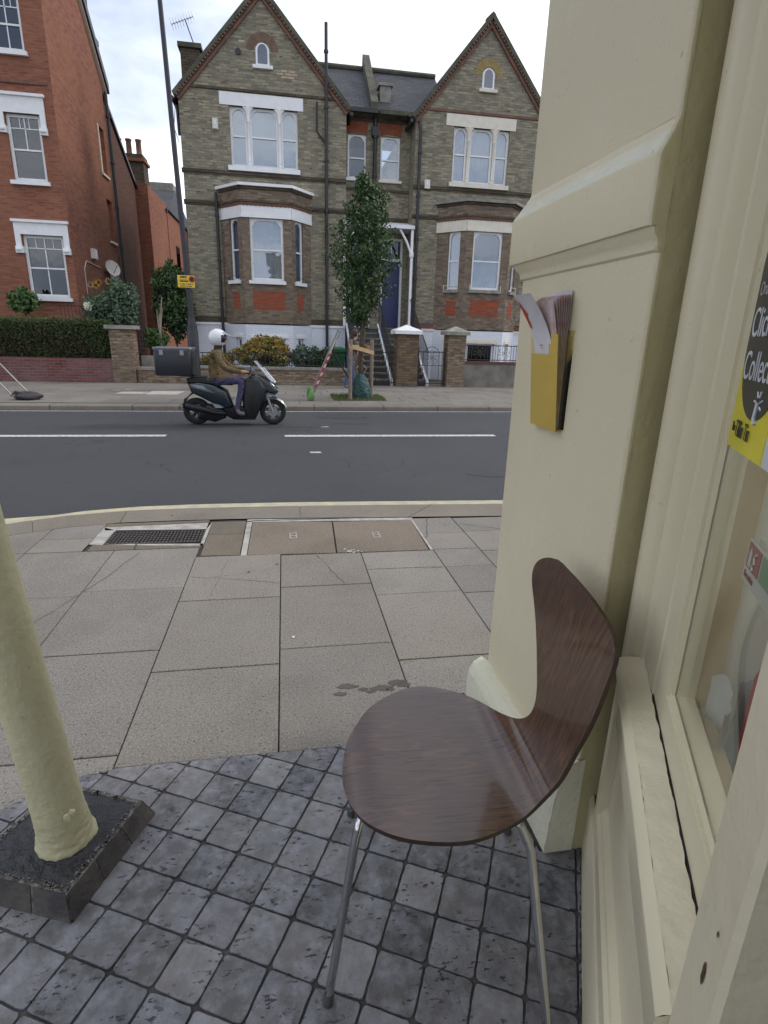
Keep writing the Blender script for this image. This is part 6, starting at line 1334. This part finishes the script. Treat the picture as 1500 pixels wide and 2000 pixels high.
# ================================================================ people
def skin_mesh(name,J,E,mats,parent,rule,root=0,sub=2,extra=None):
    """J: (x,y,z,radius) joints, E: edges -> one continuous surface"""
    o0=parent['_o']; me=bpy.data.meshes.new(name); me.from_pydata([(x-o0[0],y-o0[1],z-o0[2]) for x,y,z,*_ in J],E,[]); ob=bpy.data.objects.new(name,me); COL.objects.link(ob)
    s=ob.modifiers.new('s','SKIN'); s.use_smooth_shade=True
    for i,v in enumerate(me.skin_vertices[0].data):
        r=J[i][3]; r2=J[i][4] if len(J[i])>4 else r; v.radius=(r,r2); v.use_root=(i==root)
    ss=ob.modifiers.new('u','SUBSURF'); ss.levels=sub; ss.render_levels=sub
    bpy.context.view_layer.update(); ev=bpy.data.meshes.new_from_object(ob.evaluated_get(bpy.context.evaluated_depsgraph_get()))
    bpy.data.objects.remove(ob); ev.name=name
    ev.materials.clear(); [ev.materials.append(m) for m in mats]
    for p in ev.polygons:
        c=p.center; p.material_index=rule(c.x+o0[0],c.y+o0[1],c.z+o0[2]); p.use_smooth=True
    nb=bpy.data.objects.new(name,ev); COL.objects.link(nb); nb.parent=parent; nb['_o']=o0; return nb
SKINM=M('skin',(.42,.23,.15),.5,(.36,.19,.13),bstr=0); SKINP=M('pale_skin',(.50,.32,.24),.5,(.45,.28,.2),bstr=0); BEARD=M('dark_beard',(.03,.018,.013),.8,bstr=0)
JACK=M('mustard_jacket',(.17,.115,.045),.85,(.12,.08,.035),scale=9,bs=16,bstr=.9,bdist=.03); JEAN=M('violet_blue_jeans',(.085,.08,.16),.85,(.06,.055,.12),scale=10,bs=14,bstr=.9,bdist=.03); SHOE=M('grey_shoe',(.16,.14,.15),.7,bstr=0)
SY_=10.2
rd=thing('person','scooter rider in white helmet, mustard jacket and violet-blue jeans, hands on the handlebar','person',(-1.15,SY_,.0))
J=[(-1.17,SY_,.70,.155,.135),(-1.165,SY_,.84,.145,.12),(-1.14,SY_,1.00,.165,.125),(-1.11,SY_,1.10,.12,.10),(-1.09,SY_,1.17,.06),(-1.08,SY_,1.25,.085),(-1.075,SY_,1.36,.09)]
E=[(0,1),(1,2),(2,3),(3,4),(4,5),(5,6)]
def addchain(start,pts):
    prev=start
    for p in pts: J.append(p); E.append((prev,len(J)-1)); prev=len(J)-1
    return prev
for s in (-1,1):
    y=SY_+s*.0
    hnd=addchain(3,[(-1.10,SY_+s*.17,1.075,.072),(-1.05,SY_+s*.23,.97,.062),(-.95,SY_+s*.27,.865,.055),(-.80,SY_+s*.29,.83,.046),(-.69,SY_+s*.30,.815,.034),(-.635,SY_+s*.30,.81,.032)])
    for q in range(4): addchain(hnd,[(-.600+.003*q,SY_+s*(.275+.017*q),.815,.010),(-.580,SY_+s*(.275+.017*q),.795,.009),(-.590,SY_+s*(.275+.017*q),.775,.008)])
    addchain(hnd,[(-.635,SY_+s*.262,.79,.010),(-.605,SY_+s*.255,.778,.009)])
    addchain(0,[(-1.13,SY_+s*.10,.66,.105),(-.93,SY_+s*.15,.67,.085),(-.72,SY_+s*.17,.655,.068),(-.735,SY_+s*.17,.50,.056),(-.79,SY_+s*.17,.30,.048),(-.81,SY_+s*.17,.17,.042),(-.78,SY_+s*.17,.115,.042),(-.68,SY_+s*.17,.105,.036)])
def rr(x,y,z):
    if z>1.155: return 3 if z<1.27 else 2
    if x>-.70 and z>.74 and x<-.5: return 2
    if z<.19: return 4
    if z<.72 and not (x<-1.03 and z>.70): return 1
    return 0
skin_mesh('body',J,E,[JACK,JEAN,SKINM,BEARD,SHOE],rd,rr)
HW=M('white_helmet_gloss',(.72,.72,.74),.2,(.68,.68,.7),bstr=0,coat=.5); VIS=M('dark_visor',(.02,.02,.022),.08,bstr=0)
def ell(mb,c,rx,ry,rz,n=24,m=14,z0=-1,z1=1,cut=None):
    o=len(mb.v)
    for j in range(m+1):
        a=math.asin(z0)+(math.asin(z1)-math.asin(z0))*j/m
        for i in range(n): t=2*PI*i/n; mb.v.append((c[0]+rx*math.cos(a)*math.cos(t),c[1]+ry*math.cos(a)*math.sin(t),c[2]+rz*math.sin(a)))
    for j in range(m):
        for i in range(n):
            f=[o+j*n+i,o+j*n+(i+1)%n,o+(j+1)*n+(i+1)%n,o+(j+1)*n+i]; cc=sum((Vector(mb.v[q]) for q in f),Vector())/4
            if cut and cut(cc): continue
            mb.f.append(f); mb.m.append(mb.cur)
hc=(-1.085,SY_,1.345)
k=MB(); ell(k,hc,.155,.135,.148,28,18,-.80,1,cut=lambda c:c.x>hc[0]+.055 and -.075<c.z-hc[2]<.045); he=k.build('helmet',HW,rd,smooth=70)
k=MB(); k.fprism(Fr(0,SY_),[(-1.02,1.425),(-.985,1.445),(-.90,1.405),(-.87,1.385),(-.90,1.395),(-.98,1.415)],-.08,.08); k.build('helmet_peak',HW,he); k=MB(); ell(k,hc,.150,.130,.143,24,14,-.72,.9); k.build('helmet_lining',VIS,he,smooth=70)
k=MB(); k.add([(-1.02,SY_-.075,1.27),(-.945,SY_-.05,1.27),(-.945,SY_+.05,1.27),(-.945,SY_-.05,1.34),(-.945,SY_+.05,1.34),(-1.0,SY_-.085,1.35)],[(0,1,3,5),(1,2,4,3)]); k.build('face_mask_strip',SKINM,he)
# pedestrian behind the stakes
pd=thing('person','pedestrian with brown hair, dark top and blue jeans behind the tree stakes','person',(1.85,16.4,0))
DT=M('dark_brown_top',(.035,.026,.022),.85,(.05,.035,.03),bstr=.2); BJ=M('blue_jeans',(.06,.11,.24),.85,(.045,.085,.19),scale=9,bs=30,bstr=.4,bdist=.01); HAIR=M('brown_hair',(.035,.02,.014),.6,(.06,.035,.02),scale=40,bs=90,bstr=.4)
px_,py_=1.84,16.4
J=[(px_,py_,.86,.135,.115),(px_+.01,py_,1.0,.125,.10),(px_+.05,py_,1.16,.15,.105),(px_+.09,py_,1.28,.10,.085),(px_+.12,py_,1.34,.05),(px_+.14,py_,1.42,.078),(px_+.15,py_,1.51,.085)]; E=[(0,1),(1,2),(2,3),(3,4),(4,5),(5,6)]
for s,(el,ha) in ((-1,((.12,-.22,1.04),(.27,-.16,.87))),(1,((.02,.22,1.02),(.06,.24,.78)))):
    hnd=addchain(3,[(px_+.09,py_+s*.15,1.24,.055),(px_+el[0],py_+el[1],el[2],.046),((px_+el[0]+px_+ha[0])/2,py_+(el[1]+ha[1])/2,(el[2]+ha[2])/2,.038),(px_+ha[0],py_+ha[1],ha[2],.026),(px_+ha[0]+.04,py_+ha[1],ha[2]-.03,.026)])
    for q in range(4): addchain(hnd,[(px_+ha[0]+.08,py_+ha[1]-.025+.016*q,ha[2]-.05,.009),(px_+ha[0]+.10,py_+ha[1]-.025+.016*q,ha[2]-.085,.008)])
    addchain(hnd,[(px_+ha[0]+.05,py_+ha[1]-.05,ha[2]-.05,.009),(px_+ha[0]+.07,py_+ha[1]-.05,ha[2]-.075,.008)])
addchain(0,[(px_-.02,py_-.09,.80,.10),(px_-.02,py_-.10,.50,.068),(px_-.10,py_-.10,.28,.055),(px_-.17,py_-.10,.10,.04),(px_-.13,py_-.10,.045,.038),(px_-.03,py_-.10,.035,.03)])
addchain(0,[(px_+.02,py_+.09,.80,.10),(px_+.08,py_+.10,.48,.068),(px_+.10,py_+.10,.26,.055),(px_+.10,py_+.10,.08,.04),(px_+.13,py_+.10,.045,.038),(px_+.22,py_+.10,.035,.03)])
def rp(x,y,z):
    if z>1.335: return 2
    if (x>px_+.16 and z<1.0 and z>.7) or (y>py_+.2 and z<.98): return 2
    if z<.09: return 3
    if z<.90: return 1
    return 0
skin_mesh('body',J,E,[DT,BJ,SKINP,SHOE],pd,rp)
k=MB(); ell(k,(px_+.125,py_,1.50),.105,.10,.125,20,12,-.9,1,cut=lambda c:c.x>px_+.19 and c.z<1.55); 
k.tube([(px_+.06,py_,1.46),(px_+.02,py_-.02,1.34),(px_+.0,py_-.03,1.22)],[.08,.065,.02],10); k.build('hair',HAIR,pd,smooth=70)
k=MB(); ell(k,(px_+.243,py_,1.475),.018,.016,.022,8,6); k.build('nose',SKINP,pd,smooth=70)
# ================================================================ scooter
sc=thing('motor_scooter','dark blue-black delivery scooter with large black top box riding right along the road','scooter',(-.87,SY_,-.1))
PNT=M('scooter_dark_paint',(.012,.022,.028),.22,(.015,.026,.034),bstr=0,coat=.6); PLB=M('scooter_black_plastic',(.014,.014,.016),.45,bstr=0); TY=M('tyre_rubber',(.012,.012,.013),.8,bs=60,bstr=.2); RIM=M('black_alloy',(.03,.03,.032),.35,metal=.5,bstr=0); SEAT=M('seat_vinyl',(.015,.015,.016),.5,bstr=.1); SILV=M('scooter_silver',(.30,.31,.33),.35,(.25,.26,.28),metal=.3,bstr=0,coat=.3); LAMPW=M('clear_headlamp',(.66,.68,.70),.12,bstr=0,coat=.8); BOX=M('black_box_shell',(.018,.020,.026),.45,(.022,.024,.03),bs=40,bstr=.05); BOXL=M('grey_box_lid',(.16,.165,.18),.4,(.13,.135,.15),bstr=0); TAIL=M('tail_lamp_red',(.35,.01,.012),.25,bstr=0); SCRN=glassy('tinted_windscreen',(.35,.38,.40),.25)
RX_,FX_,WZ=-1.50,-.215,.128; WR=.228
def wheel(x,name,w,rim=.155):
    wmb=MB(); n=40; prof=[(rim,-w*.42),(WR*.86,-w*.5),(WR*.96,-w*.36),(WR,0),(WR*.96,w*.36),(WR*.86,w*.5),(rim,w*.42)]; o=len(wmb.v)
    for i in range(n):
        a=2*PI*i/n
        for r_,y in prof: wmb.v.append((x+r_*math.cos(a),SY_+y,WZ+r_*math.sin(a)))
    m=len(prof)
    for i in range(n):
        for j in range(m): a,b=i*m+j,i*m+(j+1)%m; c,d=((i+1)%n)*m+(j+1)%m,((i+1)%n)*m+j; wmb.f.append([a,b,c,d]); wmb.m.append(0)
    wh=wmb.build(name,TY,sc,smooth=50)
    k=MB(); o=0; prof=[(rim+.004,-w*.43),(rim+.004,w*.43),(rim-.018,w*.36),(rim-.018,-w*.36)]
    for i in range(n):
        a=2*PI*i/n
        for r_,y in prof: k.v.append((x+r_*math.cos(a),SY_+y,WZ+r_*math.sin(a)))
    for i in range(n):
        for j in range(4): a,b=i*4+j,i*4+(j+1)%4; c,d=((i+1)%n)*4+(j+1)%4,((i+1)%n)*4+j; k.f.append([a,b,c,d]); k.m.append(0)
    for i in range(5):
        a=2*PI*i/5+.3
        for da in (-.13,.13): k.tube([(x+.03*math.cos(a+da*2),SY_-w*.25,WZ+.03*math.sin(a+da*2)),(x+(rim-.01)*math.cos(a+da),SY_-w*.30,WZ+(rim-.01)*math.sin(a+da))],[.014,.010],6)
    k.lathe([(0,-w*.5),(.035,-w*.5),(.04,-w*.3),(.04,w*.3),(0,w*.4)],(x,SY_,WZ),14,'y'); k.build('rim',RIM,wh,smooth=50)
    return wh
fwh=wheel(FX_,'front_wheel',.11); k=MB(); k.lathe([(.05,-.062),(.085,-.062),(.085,-.058),(.05,-.058)],(FX_,SY_,WZ),28,'y'); k.build('brake_disc',SILV,fwh)
wheel(RX_,'rear_wheel',.13,.14)
def zq(x,y): return A(280+x/3.947,600+y/3.947,SY_)
def shell(name,pts,w,mat,rnd=.035,smooth=55,world=False,parent=None,yc=0):
    P_=[Vector(p if world else zq(*p)) for p in pts]; c=sum(P_,Vector((0,0)))/len(P_); n=len(P_); rings=[]
    for y,ins in ((-w,rnd),(-w*.86,rnd*.35),(-w*.55,0),(w*.55,0),(w*.86,rnd*.35),(w,rnd)):
        rg=[]
        for p in P_: d=p-c; L_=d.length; rg.append((p.x-d.x/L_*min(ins,L_*.6),SY_+yc+y,p.y-d.y/L_*min(ins,L_*.6)))
        rings.append(rg)
    m=MB(); 
    for r_ in rings: m.v+=r_
    m.f=[tuple(range(n))[::-1],tuple(range(5*n,6*n))]+[(j*n+i,j*n+(i+1)%n,(j+1)*n+(i+1)%n,(j+1)*n+i) for j in range(5) for i in range(n)]; m.m=[0]*len(m.f)
    return m.build(name,mat,parent or sc,smooth=smooth)
shell('rear_body',[(345,578),(420,568),(560,590),(650,640),(700,760),(650,775),(560,745),(450,690),(375,655)],.155,PNT,.05)
shell('side_silver_panel',[(372,588),(470,596),(500,628),(420,618)],.163,SILV,.01)  # silver panel on the side of the rear body
shell('seat',[(335,548),(400,538),(520,545),(560,535),(640,545),(700,575),(690,600),(560,595),(420,575),(345,575)],.145,SEAT,.045)
shell('tail_lamp',[(338,575),(356,570),(366,600),(348,598)],.08,TAIL,.01)
shell('floorboard',[(620,770),(700,760),(860,770),(865,862),(700,862),(640,830)],.15,PLB,.03)
shell('leg_shield',[(770,560),(830,530),(900,545),(945,640),(930,720),(900,790),(865,860),(800,850),(770,760),(760,650)],.17,PLB,.06)
shell('front_cowl',[(830,520),(880,510),(950,545),(1010,590),(1045,640),(1030,665),(960,650),(935,720),(880,740),(840,640)],.15,PNT,.07)
shell('headlamp',[(905,545),(960,560),(1015,605),(1048,640),(1010,645),(950,600)],.105,LAMPW,.03)
shell('front_panel',[(940,650),(1005,660),(1040,690),(1000,690)],.11,SILV,.02)
shell('dashboard',[(765,455),(830,450),(862,490),(850,510),(790,495)],.12,M('grey_console',(.22,.22,.24),.4,bstr=0),.02)
k=MB(); a=zq(885,412); b=zq(1020,572); a2=zq(915,420); 
for i in range(8):
    t0,t1=-1+i/4,-1+(i+1)/4
    q=lambda t,p,wd:(p[0]-.07*t*t,SY_+wd*t,p[1]); k.quad(q(t0,b,.17),q(t1,b,.17),q(t1,a,.13),q(t0,a,.13))
k.build('windscreen',SCRN,sc,smooth=60)
k=MB(); 
for i in range(8):
    t0,t1=-1+i/4,-1+(i+1)/4; q=lambda t,p,wd:(p[0]-.05*t*t+.012,SY_+wd*t,p[1]); k.quad(q(t0,zq(1022,575),.10),q(t1,zq(1022,575),.10),q(t1,zq(925,462),.085),q(t0,zq(925,462),.085))
k.build('windscreen_panel',LAMPW,sc,smooth=60)
k=MB(); c=(FX_,WZ)
pr=[]
for i in range(15):
    a=R(20)+R(150)*i/14; pr.append((FX_+(WR+.025)*math.cos(a),WZ+(WR+.025)*math.sin(a)))
for (xa_,za_),(xb2,zb2) in zip(pr,pr[1:]):
    for t0,t1 in ((-1,-.6),(-.6,.6),(.6,1)): dz=lambda t:-.03 if abs(t)>.9 else 0; k.quad((xa_,SY_+.075*t0,za_+dz(t0)),(xb2,SY_+.075*t0,zb2+dz(t0)),(xb2,SY_+.075*t1,zb2+dz(t1)),(xa_,SY_+.075*t1,za_+dz(t1)))
k.build('front_mudguard',SILV,sc,smooth=60)
k=MB()
for s in (-1,1): k.tube([(FX_,SY_+s*.085,WZ),(FX_-.11,SY_+s*.085,.46),(FX_-.16,SY_+s*.07,.60)],[.022,.02,.02],10)
k.build('front_fork',SILV,sc,smooth=50)
hx,hzv=-.60,.79
k=MB(); k.tube([(hx+.02,SY_-.34,hzv),(hx+.01,SY_-.2,hzv+.02),(hx+.05,SY_,hzv+.02),(hx+.01,SY_+.2,hzv+.02),(hx+.02,SY_+.34,hzv)],.014,8); hb=k.build('handlebar',PLB,sc,smooth=50)
for s in (-1,1):
    k=MB(); k.tube([(hx+.02,SY_+s*.22,hzv),(hx+.02,SY_+s*.36,hzv)],.020,10); k.build('grip',TY,hb,smooth=50)
    k=MB(); k.tube([(hx+.04,SY_+s*.2,hzv),(hx+.06,SY_+s*.27,hzv+.20)],.007,6); ell(k,(hx+.06,SY_+s*.30,hzv+.24),.02,.065,.045,16,10); k.build('mirror',PLB,sc,smooth=60)
k=MB(); k.tube([(-1.0,SY_-.11,.10),(-1.2,SY_-.15,.12),(-1.35,SY_-.17,.17),(-1.66,SY_-.18,.24)],[.025,.035,.055,.06],12); k.build('exhaust',RIM,sc,smooth=50)
shell('engine_cover',[(500,740),(640,790),(640,850),(560,880),(420,850),(430,790)],.12,RIM,.04); 
shell('footpeg_bracket',[(530,730),(610,745),(630,770),(560,775)],.16,SILV,.02)
shell('rear_mudguard',[(330,700),(370,660),(400,655),(350,690),(310,760),(300,755)],.07,PLB,.01)
k=MB(); x,z=zq(330,700); k.add([(x-.02,SY_-.08,z),(x-.06,SY_-.08,z-.17),(x-.06,SY_+.08,z-.17),(x-.02,SY_+.08,z)],[(0,1,2,3)]); k.build('number_plate',PYL if False else M('plate_yellow',(.6,.45,.05),.4,bstr=0),sc)
k=MB(); 
for s in (-1,1): k.tube([(-1.30,SY_+s*.09,.70),(-1.56,SY_+s*.1,.72),(-1.75,SY_+s*.1,.73)],.012,6)
k.build('luggage_rack',PLB,sc)
# the big delivery box
xb0,xb1,zb0,zb1=-2.09,-1.50,.73,1.18
def rbox(x0,x1,w,z0,z1,r,mat,name,parent):
    m=MB(); ring=[]
    for cx,cy,a0 in ((x1-r,w-r,0),(x0+r,w-r,90),(x0+r,-w+r,180),(x1-r,-w+r,270)):
        for q in range(5): a=R(a0+22.5*q); ring.append((cx+r*math.cos(a),SY_+cy+r*math.sin(a)))
    n=len(ring); cx=(x0+x1)/2
    for z,s in ((z0,.93),(z0+.03,.985),(z1-.02,1),(z1,.97)):
        m.v+=[(cx+(x-cx)*s,SY_+(y-SY_)*s,z) for x,y in ring]
    m.f=[tuple(range(n))[::-1],tuple(range(3*n,4*n))]+[(j*n+i,j*n+(i+1)%n,(j+1)*n+(i+1)%n,(j+1)*n+i) for j in range(3) for i in range(n)]; m.m=[0]*len(m.f)
    return m.build(name,mat,parent,smooth=50)
tb=rbox(xb0,xb1,.25,zb0,zb1-.06,.05,BOX,'top_box',sc); rbox(xb0-.015,xb1+.015,.262,zb1-.06,zb1,.055,BOXL,'lid',tb)
k=MB(); k.box(xb0+.1,xb0+.16,SY_-.262,SY_-.25,zb1-.12,zb1-.04); k.build('latch',SILV,tb); k=MB(); k.box(xb0+.42,xb0+.48,SY_-.262,SY_-.25,zb1-.12,zb1-.04); k.build('latch',SILV,tb)
for o in bpy.data.objects:
    if '_o' in o: del o['_o']
